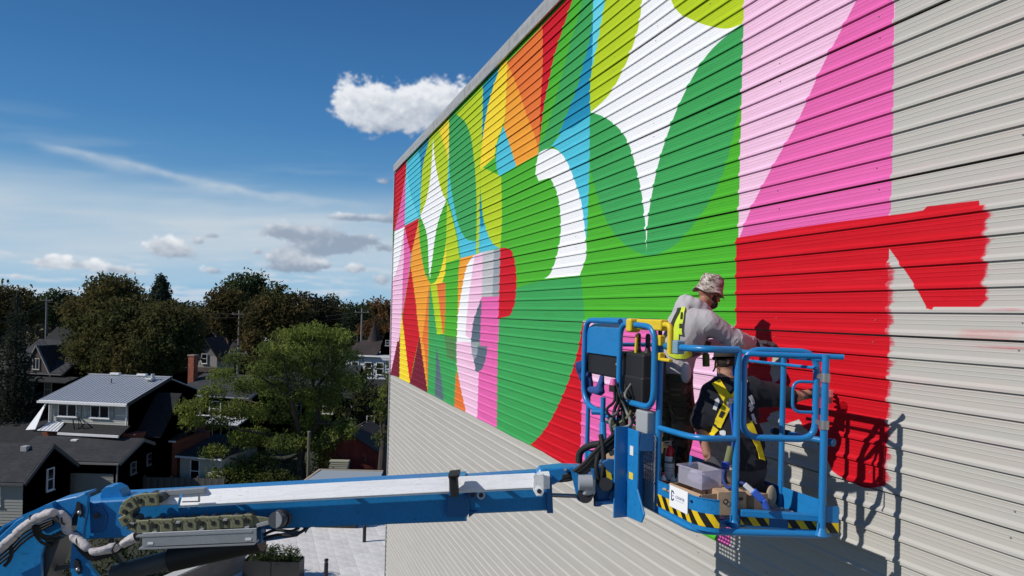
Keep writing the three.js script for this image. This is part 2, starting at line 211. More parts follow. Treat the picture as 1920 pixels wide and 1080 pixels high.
const MURAL = [
  ['leaf', [[-24.6, -2.205], [-5.56, -2.205], [-5.56, 5.1], [-24.6, 5.1]]],
  ['lpink', [[-24.6, 0.12], [-22.66, 0.17], [-22.66, -0.19], [-23.39, -1.16], [-24.41, -2.23], [-24.6, -2.2]]],
  ['dred', [[-22.75, -0.37], [-22.63, -2.16], [-24.47, -2.25], [-23.39, -1.16]]],
  ['yellow', [[-22.65, -0.11], [-21.75, -1.08], [-20.92, -2.19], [-22.73, -2.21], [-22.78, -0.4]]],
  ['red', [[-22.19, -0.99], [-22.45, -0.1], [-21.82, 0.75], [-21.34, 1.42], [-19.83, -0.44], [-20.33, 0.07], [-19.8, -0.7], [-20.59, -1.64], [-21, -2.16], [-21.43, -1.65], [-22.44, -0.24]]],
  ['dred', [[-19.8, -0.7], [-19.2, -1.44], [-18.58, -2.21], [-21.04, -2.2], [-20.48, -1.58]]],
  ['orange', [[-20.33, 0.07], [-18.68, 0.12], [-18.62, -0.79], [-18.58, -2.15], [-19.2, -1.44], [-19.8, -0.7]]],
  ['dorange', [[-18.71, 0.17], [-18.65, -0.8], [-18.73, 0.03], [-18.57, -2.15], [-18.98, -1.25], [-19.5, -0.56], [-19.02, -0.42]]],
  ['green', [[-18.68, 0.1], [-15.77, 0.1], [-15.7, -0.66], [-15.73, -1.4], [-15.76, -2.22], [-18.58, -2.2], [-18.64, -0.79]]],
  ['leaf', [[-16.99, 1.24], [-15.65, 1.28], [-15.7, 0.08], [-15.66, -0.69], [-15.7, -0.6], [-16.94, -0.58], [-17, 0.08], [-16.92, -0.37]]],
  ['moss', [[-16.86, -0.58], [-15.76, -0.59], [-15.74, -1.16], [-16.57, -1.09]]],
  ['slate', [[-17.69, -0.91], [-17.36, -1.26], [-16.78, -2.19], [-17.75, -2.18]]],
  ['dorange', [[-15.71, -1.38], [-15.44, -1.52], [-15.07, -1.91], [-14.76, -2.21], [-15.78, -2.2]]],
  ['white', [[-15.5, 0.08], [-15.66, -0.69], [-15.7, -0.59], [-14.62, -0.57], [-14.56, -0.26], [-14.31, 0.12], [-14.73, 0.08], [-15.33, 0.2]]],
  ['lpink', [[-15.72, -0.59], [-14.58, -0.56], [-14.41, -0.87], [-14.21, -1.07], [-13.91, -1.23], [-13.92, -2.21], [-14.78, -2.2], [-15.14, -1.85], [-15.42, -1.54], [-15.65, -1.21]]],
  ['lpink', [[-14.99, 0.15], [-14.28, 0.15], [-14.4, -0.26], [-14.53, -0.57], [-14.75, -0.44], [-15, -0.45]]],
  ['pink', [[-13.94, 0.22], [-12.74, 0.21], [-12.7, -0.83], [-12.64, -2.2], [-13.94, -2.21], [-13.91, -1.23], [-13.49, -0.98], [-13.36, -0.67], [-13.87, -0.68]]],
  ['grey', [[-14.32, 0.19], [-13.92, 0.18], [-13.87, -0.54], [-13.96, -0.69], [-14.09, -1.19], [-14.21, -1.07], [-14.43, -0.88], [-14.55, -0.57], [-14.46, -0.26]]],
  ['slate', [[-14.01, -0.69], [-13.36, -0.67], [-13.42, -0.85], [-13.59, -1.08], [-13.91, -1.23], [-14.14, -1.2], [-14.28, -1], [-14.05, -0.89]]],
  ['green', [[-12.83, 0.35], [-10.92, 0.54], [-8.87, 0.57], [-8.88, 0.21], [-8.92, -0.08], [-8.97, -0.15], [-9.08, -0.48], [-9.33, -0.89], [-9.65, -1.28], [-10.06, -1.68], [-10.47, -1.98], [-10.84, -2.18], [-12.64, -2.2], [-12.7, -0.83], [-12.72, -0.04]]],
  ['red', [[-8.92, -0.08], [-8.86, -1.25], [-8.89, -2.17], [-9.42, -2.23], [-10.84, -2.18], [-10.47, -1.98], [-10.06, -1.68], [-9.65, -1.28], [-9.33, -0.89], [-9.08, -0.48], [-8.97, -0.15]]],
  ['red', [[-24.6, 5.19], [-22.4, 4.92], [-22.56, 4.32], [-23.25, 3.66], [-24.3, 2.81], [-24.6, 2.89]]],
  ['pink', [[-22.55, 4.43], [-22.4, 2.77], [-24.3, 2.75], [-23.84, 3.13], [-23.25, 3.66]]],
  ['cyan', [[-22.39, 4.84], [-20.2, 4.85], [-20.04, 3.46], [-20.2, 2.76], [-22.46, 2.79], [-22.48, 4.13]]],
  ['dcyan', [[-20.6, 4.83], [-19.06, 4.9], [-19.75, 4.41], [-20, 4.18], [-20.09, 3.52], [-20.25, 4.49]]],
  ['lcyan', [[-22.38, 4.75], [-21.62, 3.71], [-20.88, 3.16], [-20.25, 2.77], [-22.37, 2.79], [-22.48, 4.13]]],
  ['lime', [[-19.06, 4.9], [-18.07, 4.87], [-16.84, 4.87], [-16.84, 2.88], [-17.05, 2.83], [-17.49, 2.61], [-18.74, 2.43], [-20.08, 2.8], [-20.13, 3.21], [-19.99, 4.08], [-19.75, 4.41]]],
  ['yellow', [[-17.97, 4.83], [-16.89, 4.85], [-16.84, 4.03], [-16.9, 3.7], [-17.15, 4.1], [-17.57, 4.45]]],
  ['white', [[-18.65, 4.75], [-18.53, 4.39], [-18.32, 4.01], [-17.97, 3.56], [-17.48, 3.09], [-17.02, 2.83], [-17.49, 2.61], [-17.94, 2.29], [-18.24, 1.84], [-18.45, 1.33], [-18.66, 0.91], [-18.9, 1.46], [-19.02, 1.96], [-19.33, 2.34], [-20.09, 2.81], [-19.31, 3.2], [-18.88, 3.77], [-18.74, 4.38]]],
  ['leaf', [[-20.13, 2.79], [-19.33, 2.34], [-19.02, 1.96], [-18.84, 1.35], [-18.66, 0.91], [-18.56, 0.77], [-19.31, 1.13], [-19.9, 1.78], [-20.23, 2.39]]],
  ['leaf', [[-17.02, 2.82], [-16.89, 2.3], [-17.02, 1.6], [-17.4, 1.13], [-17.95, 0.83], [-18.56, 0.77], [-18.59, 1.05], [-18.45, 1.33], [-18.24, 1.84], [-17.94, 2.29], [-17.49, 2.61]]],
  ['orange', [[-20.32, 2.71], [-20.13, 2.17], [-19.9, 1.78], [-19.31, 1.13], [-18.56, 0.77], [-18.7, 0.08], [-18.65, -0.8], [-19.67, -0.85], [-19.88, -0.44], [-20.56, 0.45], [-21.34, 1.42], [-21.13, 1.93]]],
  ['dorange', [[-18.8, 0.57], [-18.65, 0.76], [-18.7, 0.08], [-18.65, -0.83], [-19.5, -0.87], [-19.12, -0.17]]],
  ['white', [[-24.3, 2.8], [-22.52, 2.76], [-22.64, 2.52], [-23.46, 1.58], [-24.58, 0.95]]],
  ['lpink', [[-22.58, 2.57], [-22.46, 1.81], [-22.58, 1.12], [-22.61, -0.11], [-22.96, -1], [-24.47, -1.06], [-24.59, 1.01], [-23.46, 1.58]]],
  ['pink', [[-22.43, 2.78], [-22.02, 2.35], [-21.31, 1.78], [-21.52, 1.3], [-21.88, 0.75], [-22.51, -0.11], [-22.58, 1.12], [-22.49, 1.81], [-22.58, 2.51]]],
  ['red', [[-22.43, 2.79], [-20.25, 2.78], [-20.43, 2.57], [-21.01, 2.03], [-21.33, 1.78], [-22.02, 2.35]]],
  ['yellow', [[-16.95, 2.18], [-16.91, 1.42], [-16.96, 0.97], [-17.3, 0.73], [-18.56, 0.76], [-17.95, 0.83], [-17.4, 1.13], [-17.02, 1.6], [-16.91, 2.08]]],
  ['lime', [[-16.98, 2.81], [-16.39, 2.29], [-15.93, 1.77], [-15.65, 1.27], [-16.9, 1.24], [-16.95, 2.13]]],
  ['green', [[-18.7, 0.08], [-18.65, 0.76], [-18.23, 0.22], [-17.65, -0.57], [-16.99, -0.53], [-16.79, -0.74], [-18.65, -0.83]]],
  ['lime', [[-18.6, 0.76], [-17.86, 0.75], [-17.42, 0.08], [-17.05, -0.54], [-17.65, -0.58], [-18.16, 0.17]]],
  ['dorange', [[-17.86, 0.75], [-16.92, 0.76], [-16.87, 0.08], [-16.9, -0.54], [-17.05, -0.54], [-17.42, 0.08]]],
  ['cyan', [[-16.89, 4.88], [-16.85, 3.78], [-16.64, 3.15], [-16.16, 2.47], [-15.64, 1.95], [-15.09, 1.67], [-14.32, 1.56], [-14.27, 1.27], [-15.57, 1.27], [-15.85, 1.76], [-16.4, 2.38], [-16.95, 2.89], [-16.92, 3.64]]],
  ['green', [[-16.96, 4.85], [-16.28, 4.81], [-15.51, 4.44], [-15.06, 4.07], [-14.76, 3.66], [-14.62, 3.26], [-14.6, 3.36], [-14.4, 2.59], [-14.32, 1.57], [-14.87, 1.63], [-15.24, 1.74], [-15.72, 2], [-16.16, 2.47], [-16.65, 3.24], [-16.82, 3.82]]],
  ['lime', [[-16.28, 4.8], [-14.11, 4.84], [-14.05, 4.15], [-14.09, 3.41], [-14.14, 3.26], [-14.13, 2.73], [-14.1, 1.28], [-14.31, 1.28], [-14.33, 2], [-14.4, 2.59], [-14.6, 3.36], [-14.62, 3.26], [-14.76, 3.66], [-15.06, 4.07], [-15.51, 4.44]]],
  ['cyan', [[-14.1, 2.54], [-13.96, 2.14], [-13.77, 1.86], [-13.38, 1.53], [-12.75, 1.28], [-14.11, 1.28], [-14.12, 1.97]]],
  ['blue', [[-14.11, 2.6], [-13.96, 2.14], [-13.77, 1.82], [-14.02, 1.81], [-14.14, 2.24]]],
  ['lime', [[-14.12, 3.12], [-12.75, 2.67], [-12.64, 1.8], [-12.7, 1.27], [-13.09, 1.37], [-13.45, 1.57], [-13.81, 1.94], [-14, 2.33], [-14.12, 2.73]]],
  ['yellow', [[-13.01, 4.87], [-12.53, 4.86], [-12.6, 3.8], [-12.76, 3.63], [-13.1, 3.37], [-13.19, 3.13], [-13.85, 3.08], [-14.18, 3.07], [-14.11, 3.41], [-14.02, 3.75], [-13.72, 4.34], [-13.41, 4.66]]],
  ['blue', [[-14.11, 4.84], [-12.98, 4.86], [-13.41, 4.59], [-13.74, 4.27], [-13.92, 3.97], [-14.09, 3.62], [-14.08, 4.15]]],
  ['cyan', [[-12.71, 3.63], [-12.52, 3.46], [-12.34, 3.23], [-11.89, 2.69], [-12.84, 2.68], [-13.04, 2.89], [-13.1, 3.13], [-13.05, 3.35]]],
  ['orange', [[-12.55, 4.81], [-11.9, 4.14], [-11.43, 3.53], [-11.04, 3.08], [-10.82, 2.8], [-10.83, 2.69], [-11.89, 2.69], [-12.34, 3.23], [-12.69, 3.63], [-12.6, 3.8]]],
  ['dorange', [[-12.55, 4.8], [-11.52, 4.81], [-10.78, 4.85], [-10.73, 4.13], [-10.77, 3.58], [-10.78, 2.85], [-10.83, 2.78], [-11.04, 3.08], [-11.43, 3.51], [-11.9, 4.11]]],
  ['red', [[-10.78, 4.84], [-9.43, 4.88], [-9.96, 4.43], [-10.27, 4.11], [-10.43, 3.81], [-10.59, 3.53], [-10.72, 3.17], [-10.8, 2.83], [-10.77, 3.58], [-10.73, 4.13]]],
  ['green', [[-9.96, 4.43], [-9.44, 4.9], [-8.87, 4.66], [-8.87, 4.23], [-8.96, 3.91], [-9.14, 3.65], [-9.35, 3.35], [-9.69, 3.07], [-10, 2.86], [-10.25, 2.71], [-10.83, 2.69], [-10.8, 2.85], [-10.72, 3.17], [-10.59, 3.53], [-10.43, 3.81], [-10.27, 4.11]]],
  ['leaf', [[-9.96, 4.43], [-9.44, 4.9], [-9.17, 4.79], [-9.3, 4.5], [-9.57, 4.2], [-9.92, 3.73], [-10.16, 3.41], [-10.35, 3.19], [-10.55, 2.96], [-10.8, 2.83], [-10.72, 3.17], [-10.59, 3.53], [-10.43, 3.81], [-10.27, 4.11]]],
  ['blue', [[-8.85, 4.32], [-8.85, 3.75], [-8.86, 3.14], [-8.88, 2.81], [-9.43, 2.8], [-9.99, 2.83], [-9.69, 3.07], [-9.35, 3.35], [-9.14, 3.65], [-8.96, 3.91], [-8.87, 4.23]]],
  ['cyan', [[-8.87, 2.84], [-8.86, 1.88], [-8.87, 1.65], [-8.88, 1.35], [-8.91, 1.05], [-8.96, 1.23], [-9.1, 1.64], [-9.34, 1.98], [-9.64, 2.33], [-9.96, 2.57], [-10.25, 2.71], [-9.86, 2.83], [-9.43, 2.81]]],
  ['white', [[-10.86, 2.66], [-10.7, 2.71], [-10.28, 2.67], [-9.96, 2.56], [-9.64, 2.33], [-9.34, 1.98], [-9.1, 1.64], [-8.96, 1.23], [-8.89, 0.95], [-8.87, 0.58], [-10.41, 0.59], [-10.16, 0.68], [-9.93, 0.95], [-9.82, 1.27], [-9.87, 1.66], [-10.03, 1.96], [-10.29, 2.2], [-10.79, 2.24], [-10.94, 2.41]]],
  ['white', [[-14.16, 1.27], [-13.83, 1.28], [-14.02, 1.14], [-14.46, 0.08], [-14.53, -0.63], [-15.69, -0.69], [-15.68, -0.13], [-15.36, 0.57], [-14.96, 1.08], [-14.49, 1.24]]],
  ['orange', [[-15.6, 1.27], [-14.16, 1.27], [-14.49, 1.24], [-14.96, 1.08], [-15.36, 0.57], [-15.68, -0.13], [-15.67, -0.69], [-15.69, -0.13], [-15.7, 0.91]]],
  ['lpink', [[-14.42, 1.25], [-13.83, 1.28], [-13.81, 0.34], [-14.22, -0.03], [-14.51, -0.56], [-14.97, -0.52], [-14.88, 0.08], [-14.59, 0.86]]],
  ['lgrey', [[-13.83, 1.29], [-13.06, 1.27], [-13.1, 0.34], [-13.81, 0.34]]],
  ['grey', [[-13.08, 1.26], [-12.7, 1.27], [-12.68, 0.34], [-13.11, 0.34]]],
  ['slate', [[-13.81, 0.34], [-13.82, -0.6], [-14.53, -0.63], [-14.41, -0.22], [-14.19, 0.03]]],
  ['pink', [[-13.83, 0.34], [-12.68, 0.34], [-12.66, -0.55], [-13.87, -0.6]]],
  ['red', [[-12.7, 1.27], [-12.33, 1.24], [-12.03, 1.15], [-11.84, 0.93], [-11.74, 0.6], [-11.79, 0.22], [-11.99, 0.01], [-12.24, -0.05], [-12.7, -0.09], [-12.69, 0.43]]],
  ['leaf', [[-9.07, 0.62], [-8.89, 0.87], [-8.86, 2.79], [-5.59, 2.96], [-5.53, 0.66], [-5.54, -0], [-8.87, -0.09]]],
  ['lcyan', [[-8.89, 4.67], [-8.38, 4.44], [-8.52, 3.98], [-8.7, 3.46], [-8.83, 3.13], [-8.89, 2.95], [-8.86, 3.13], [-8.85, 3.75]]],
  ['green', [[-8.88, 2.89], [-8.44, 2.7], [-8.03, 2.45], [-7.77, 2.21], [-7.58, 1.9], [-7.42, 1.55], [-7.31, 1.17], [-7.25, 0.78], [-7.24, 1.16], [-7.07, 1.72], [-6.86, 2.09], [-6.61, 2.4], [-6.27, 2.68], [-5.95, 2.81], [-5.55, 2.86], [-5.55, 2.26], [-5.62, 1.98], [-5.75, 1.59], [-5.93, 1.31], [-6.25, 1.04], [-6.64, 0.82], [-7.13, 0.73], [-7.7, 0.88], [-8.23, 1.21], [-8.56, 1.61], [-8.83, 2.11]]],
  ['white', [[-7.5, 4.07], [-7.55, 3.68], [-7.68, 3.44], [-7.94, 3.19], [-8.32, 2.97], [-8.87, 2.88], [-8.44, 2.7], [-8.03, 2.45], [-7.77, 2.21], [-7.58, 1.9], [-7.42, 1.55], [-7.31, 1.17], [-7.25, 0.78], [-7.24, 1.16], [-7.07, 1.72], [-6.86, 2.09], [-6.61, 2.4], [-6.27, 2.68], [-5.95, 2.81], [-5.55, 2.85], [-5.55, 3.22]]],
  ['lime', [[-5.55, 2.85], [-5.8, 2.9], [-6.12, 3.05], [-6.42, 3.23], [-6.71, 3.44], [-6.89, 3.72], [-6.93, 4.2], [-5.57, 3.54]]],
  ['lime', [[-8.43, 4.48], [-7.49, 4.07], [-7.55, 3.68], [-7.68, 3.44], [-7.94, 3.19], [-8.32, 2.97], [-8.87, 2.88], [-8.89, 3.37], [-8.71, 3.77]]],
  ['lpink', [[-8.92, -0.9], [-5.56, -0.9], [-5.56, -0.07], [-8.92, -0.07]]],
  ['pink', [[-8.92, -2.205], [-5.56, -2.205], [-5.56, -0.9], [-8.92, -0.9]]],
  ['pink', [[-7.97, -0.11], [-6.89, -0.09], [-6.86, -0.63], [-7.94, -0.73]]],
  ['leaf', [[-6.98, -1.88], [-6.38, -2], [-5.83, -2.01], [-5.75, -2.18], [-5.78, -2.21], [-6.85, -2.21]]],
  ['lpink', [[-5.56, 0.73], [-3.84, 0.73], [-3.84, 5.1], [-5.56, 5.1]]],
  ['pink', [[-4.13, 2.59], [-4.32, 2.36], [-4.53, 2.11], [-4.81, 1.71], [-5.1, 1.39], [-5.38, 1.05], [-5.54, 0.79], [-3.87, 0.77], [-3.83, 0.84], [-3.85, 2.47]]],
  ['red', [[-5.59, 0.79], [-4.66, 0.8], [-3.85, 0.79], [-3.57, 0.79], [-3.54, 0.81], [-3.49, 0.81], [-3.17, 0.8], [-3.16, 0.74], [-3.14, 0.68], [-3.14, 0.63], [-3.19, 0.61], [-3.19, 0.58], [-3.14, 0.55], [-3.12, 0.51], [-3.14, 0.46], [-3.14, 0.4], [-3.13, 0.36], [-3.13, 0.3], [-3.16, 0.28], [-3.15, 0.25], [-3.11, 0.22], [-3.12, 0.15], [-3.16, 0.12], [-3.3, 0.12], [-3.47, 0.12], [-3.47, 0.1], [-3.52, 0.11], [-3.64, 0.3], [-3.84, 0.55], [-3.84, 0.47], [-3.86, 0.45], [-3.85, 0.41], [-3.84, 0.31], [-3.87, 0.29], [-3.84, 0.26], [-3.84, 0.14], [-3.86, 0.12], [-3.84, 0.08], [-3.84, -0.03], [-3.86, -0.04], [-3.82, -0.11], [-3.82, -0.23], [-3.84, -0.37], [-3.81, -0.42], [-3.83, -0.55], [-3.81, -0.6], [-3.83, -0.7], [-3.81, -0.87], [-3.83, -1.02], [-3.82, -1.18], [-3.99, -1.24], [-4.15, -1.22], [-4.33, -1.18], [-4.43, -1.04], [-4.57, -0.93], [-4.7, -0.83], [-4.83, -0.89], [-4.95, -0.79], [-5.05, -0.83], [-5.08, -0.91], [-5.37, -1], [-5.52, -0.82]]],
  ['clad', [[-5.04, -0.32], [-4.87, -0.31], [-4.92, -0.38], [-4.89, -0.46], [-5.01, -0.57], [-5.07, -0.47]]]
];

function muralTexture(x0, x1, y0, y1, ppm) {
  const w = Math.min(2048, Math.round((x1 - x0) * ppm)), h = Math.min(2048, Math.round((y1 - y0) * ppm)), cv = document.createElement('canvas'); cv.width = w; cv.height = h;
  const g = cv.getContext('2d'), X = x => (x - x0) / (x1 - x0) * w, Y = y => (y1 - y) / (y1 - y0) * h, r = rng(Math.round(ppm * 7)), S = w / (x1 - x0);
  g.fillStyle = css(INK.clad); g.fillRect(0, 0, w, h);
  const streak = (n, xa, xb, ya, yb, col, al, len, th) => { for (let i = 0; i < n; i++) { const x = xa + r() * (xb - xa), y = ya + r() * (yb - ya), l = len * (.3 + r()); g.fillStyle = css(col, al * (.3 + r() * .7)); g.fillRect(X(x - l / 2), Y(y), l * S, Math.max(1, th * S * (.3 + r()))); } };
  streak(2600, x0, x1, y0, y1, [.42, .41, .39], .10, 1.4, .012); streak(2600, x0, x1, y0, y1, [.58, .57, .54], .10, 1.4, .012);
  streak(260, -3.9, -2.2, -1.0, 3, [.62, .42, .43], .07, .9, .05);                       // faint wiped-off pink on the bare sheets
  for (const [n, p] of MURAL) {
    const m = p.length, cut = p.map((b, i) => { const a = p[(i + m - 1) % m], c = p[(i + 1) % m], d = Math.atan2((c[1] - b[1]), (c[0] - b[0])) - Math.atan2((b[1] - a[1]), (b[0] - a[0])); return Math.abs(((d + 3 * Math.PI) % (2 * Math.PI)) - Math.PI) > .62 || Math.hypot(c[0] - a[0], c[1] - a[1]) < .02; });
    const tan = (i, o) => { if (cut[i]) return [0, 0]; const a = p[(i + m - 1) % m], c = p[(i + 1) % m], b = p[i], L = Math.hypot(c[0] - a[0], c[1] - a[1]), s = Math.hypot(p[o][0] - b[0], p[o][1] - b[1]) / L / 3; return [(c[0] - a[0]) * s, (c[1] - a[1]) * s]; };
    g.fillStyle = css(INK[n]); g.beginPath(); g.moveTo(X(p[0][0]), Y(p[0][1]));
    for (let i = 0; i < m; i++) { const j = (i + 1) % m, a = tan(i, j), b = tan(j, i); g.bezierCurveTo(X(p[i][0] + a[0]), Y(p[i][1] + a[1]), X(p[j][0] - b[0]), Y(p[j][1] - b[1]), X(p[j][0]), Y(p[j][1])); }
    g.closePath(); g.fill();
    if (INK[n] && n !== 'white') { g.save(); g.clip(); const xs = p.map(q => q[0]), ys = p.map(q => q[1]), xa = Math.min(...xs), xb = Math.max(...xs), ya = Math.min(...ys), yb = Math.max(...ys), k = Math.min(1500, (xb - xa) * (yb - ya) * 60); streak(k, xa, xb, ya, yb, INK[n].map(v => v * .78), .2, .7, .02); streak(k, xa, xb, ya, yb, INK[n].map(v => Math.min(.95, v * 1.18 + .01)), .2, .7, .02); g.restore(); }
  }
  // dry brush ends of the wet red and drifting overspray
  for (const [ex, ya, yb, k] of [[-3.15, .13, .77, 2600], [-3.83, -1.15, .45, 1500]]) for (let i = 0; i < k; i++) { const y = ya + r() * (yb - ya), lobe = .025 + .02 * Math.sin(y * 38) + .012 * Math.sin(y * 83); g.fillStyle = css(INK.red, .05 + .12 * r()); g.fillRect(X(ex - .06), Y(y), (.06 + lobe * r() + .05 * r() * r() * r()) * S, .012 * S); }
  for (const [xa, xb, y] of [[-3.14, -2.85, .105], [-3.2, -2.75, -.13]]) for (let i = 0; i < 16; i++) { g.fillStyle = css(INK.red, .02 + .05 * r()); const a = xa + r() * .25; g.fillRect(X(a), Y(y + (r() - .5) * .014), (xb - a) * (.4 + .6 * r()) * S, .006 * S); }
  for (let i = 0; i < 160; i++) { g.fillStyle = css([.5, .2, .2], .05); g.fillRect(X(-3.3 + r() * .35), Y(-.02 - r() * .07), .12 * S, .01 * S); }
  const t = new THREE.CanvasTexture(cv); t.colorSpace = THREE.SRGBColorSpace; t.anisotropy = 8; t.wrapS = t.wrapT = THREE.ClampToEdgeWrapping; return t;
}
const building = thing('metal_clad_building', 'tall building with ribbed metal cladding and a half finished bright mural', 'building', v3(0, 0, 0));
{
  const y0 = EYE - 2.45, y1 = EYE + 5.1, MY0 = -2.45, MY1 = 5.1;
  const paintFar = new THREE.MeshPhysicalMaterial({ roughness: .6, specularIntensity: .4, map: muralTexture(WALL_L - .1, SPLIT, MY0, MY1, 146) });
  const paintNear = new THREE.MeshPhysicalMaterial({ roughness: .6, specularIntensity: .4, map: muralTexture(SPLIT, -2.4, MY0, MY1, 255) });
  const bare = tint(mat(INK.clad.map(v => v * 1.08), .5), soft, .11, 1.9);
  const H = .017;
  const prof = [];                                                      // upward from the drip of each rib: rise, projection
  for (const [y, z] of [[0, 0], [.002, H], [.02, H], [.042, 0], [.078, 0], [.081, .0016], [.085, .0016], [.088, 0], [.108, 0], [.111, .0016], [.115, .0016], [.118, 0], [.138, 0], [.141, .0016], [.145, .0016], [.148, 0]]) prof.push([y, z]);
  function sheet(xa, xb, yBottom, yTop, uvBox, seed) {
    const pts = [[0, -.012], [.0, H + .004], [.02, H + .004]];
    for (let k = 0; k < 7; k++) for (const [y, z] of prof) if (k || y > .03) pts.push([y + k * RIB, z]);
    pts.push([PANEL - .014, 0], [PANEL - .014, -.012]);
    const P = [], U = [], nx = Math.max(1, Math.round((xb - xa) / .6)), r = rng(seed), ph = r() * 9;
    const wob = (x, y) => (noise3(x * 1.1 + ph, y * 2.5, 3) - .5) * .005;
    for (let i = 0; i < pts.length - 1; i++) {
      let [ya, za] = pts[i], [yb, zb] = pts[i + 1]; ya += yBottom; yb += yBottom;
      if (ya >= yTop) break; if (yb > yTop) yb = yTop;
      for (let q = 0; q < nx; q++) {
        const A = xa + (xb - xa) * q / nx, B = xa + (xb - xa) * (q + 1) / nx;
        const c = [[A, ya, za], [B, ya, za], [B, yb, zb], [A, yb, zb]].map(([x, y, z]) => [x, y, z + wob(x, y)]);
        for (const k of [0, 1, 2, 0, 2, 3]) { const [x, y, z] = c[k]; P.push(x, y, z); uvBox ? U.push((x - uvBox[0]) / (uvBox[1] - uvBox[0]), (y - y0) / (y1 - y0)) : U.push(x, y); }
      }
    }
    const g = new THREE.BufferGeometry(); g.setAttribute('position', new THREE.Float32BufferAttribute(P, 3)); g.setAttribute('uv', new THREE.Float32BufferAttribute(U, 2)); g.computeVertexNormals(); return g;
  }
  let n = 0;
  for (let b = EYE + 1.055 - PANEL * 12; b < TOP; b += PANEL) {
    n++; const top = Math.min(TOP, b + PANEL), painted = top > y0 && b > y0;
    const cuts = painted ? [[WALL_L, SPLIT, paintFar, [WALL_L - .1, SPLIT]], [SPLIT, -2.4, paintNear, [SPLIT, -2.4]], [-2.4, WALL_R, bare, null]] : [[WALL_L, WALL_R, bare, null]];
    for (const [xa, xb, m, u] of cuts) part('cladding_panel', sheet(xa, xb, b, top, u, n), m, building);
  }
  // screws
  const sg = new THREE.CylinderGeometry(.0045, .0055, .005, 6).rotateX(Math.PI / 2), spots = [];
  for (let b = EYE + 1.055 - PANEL * 6; b < TOP - .2; b += PANEL) for (let x = -24.1; x < 0; x += 1.06) for (const o of [.105, PANEL - .06]) spots.push([x + .02 * Math.sin(b * 7), b + o + RIB * 0]);
  const sc = new THREE.InstancedMesh(sg, mat([.2, .19, .18], .5), spots.length), M = new THREE.Matrix4();
  spots.forEach(([x, y], i) => sc.setMatrixAt(i, M.makeTranslation(x, y, .004))); sc.name = 'screw'; sc.userData.kind = 'stuff'; building.add(sc);
  // body, trims, roof edge
  const trim = tint(mat([.52, .52, .5], .45, { metalness: .1 }), streaky, .5, .5);
  part('wall', [box(WALL_R - WALL_L - .1, TOP - .05, 9.8, (WALL_R + WALL_L) / 2, (TOP - .05) / 2, -4.95)], mat([.4, .4, .38], .8), building);
  part('corner_trim', [box(.016, TOP - .06, .14, WALL_L - .012, (TOP - .06) / 2, -.02), box(.03, TOP - .06, .01, WALL_L + .005, (TOP - .06) / 2, .046)], mat([.74, .74, .73], .45), building);
  for (let x = WALL_L - .06, i = 0; x < WALL_R; x += 3.05, i++) part('coping_piece', [box(3.044, .26, .012, x + 1.525, TOP + .1, .062), box(3.044, .012, .5, x + 1.525, TOP + .232, -.186), box(3.044, .012, .03, x + 1.525, TOP - .028, .05), box(.05, .262, .004, x + 3.03, TOP + .1, .07)], trim, building);
  part('roof', box(WALL_R - WALL_L, .1, 9.6, (WALL_R + WALL_L) / 2, TOP + .02, -5.1), mat([.3, .3, .3], .9), building);
}

// ---------------------------------------------------------------- the boom lift
const dirt = grain(11, 256, 256, (x, y, n) => { const a = n(x, y, 9) * .5 + n(x, y, 31) * .3 + n(x, y, 90) * .2; const sc = n(x, y * .12, 90) * n(x * .7, y, 40); return .9 + .1 * sstep(.35, .6, a) - .16 * sstep(.66, .8, n(x, y, 70)) * sstep(.4, .7, a) - .22 * sstep(.62, .75, sc); });
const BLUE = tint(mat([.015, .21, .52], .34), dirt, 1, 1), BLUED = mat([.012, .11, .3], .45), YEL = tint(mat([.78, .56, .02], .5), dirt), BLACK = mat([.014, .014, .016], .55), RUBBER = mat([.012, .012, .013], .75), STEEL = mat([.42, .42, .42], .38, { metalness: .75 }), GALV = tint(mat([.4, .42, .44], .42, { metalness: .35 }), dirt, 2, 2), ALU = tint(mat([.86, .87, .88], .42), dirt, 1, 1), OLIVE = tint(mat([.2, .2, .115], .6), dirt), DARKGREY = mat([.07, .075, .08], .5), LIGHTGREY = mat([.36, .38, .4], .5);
const lift = thing('boom_lift', 'blue boom lift reaching across to the mural wall with two painters in its basket', 'boom lift', v3(-4.9, 10.5, 1.1));
const lp = (n, g, m, parent = lift) => { const o = part(n, g, m, parent); if (parent === lift) o.geometry.translate(4.9, -10.5, -1.1); return o; };
const sp = (n, g, m, parent) => { const o = part(n, g, m, parent); o.geometry.translate(4.9, -10.5, -1.1); return o; };
const FX0 = -5.76, FX1 = -3.88, FZ0 = .63, FZ1 = 1.46, RIM = 10.545, FLOOR = 10.62, RAIL = 11.79, MID = 11.17;
const PB = v3(-4.025, 0, 1.16), PC = v3(-3.71, 0, .69), P1 = v3(-4.545, 0, 1.465), up = (p, y) => v3(p.x, y, p.z);
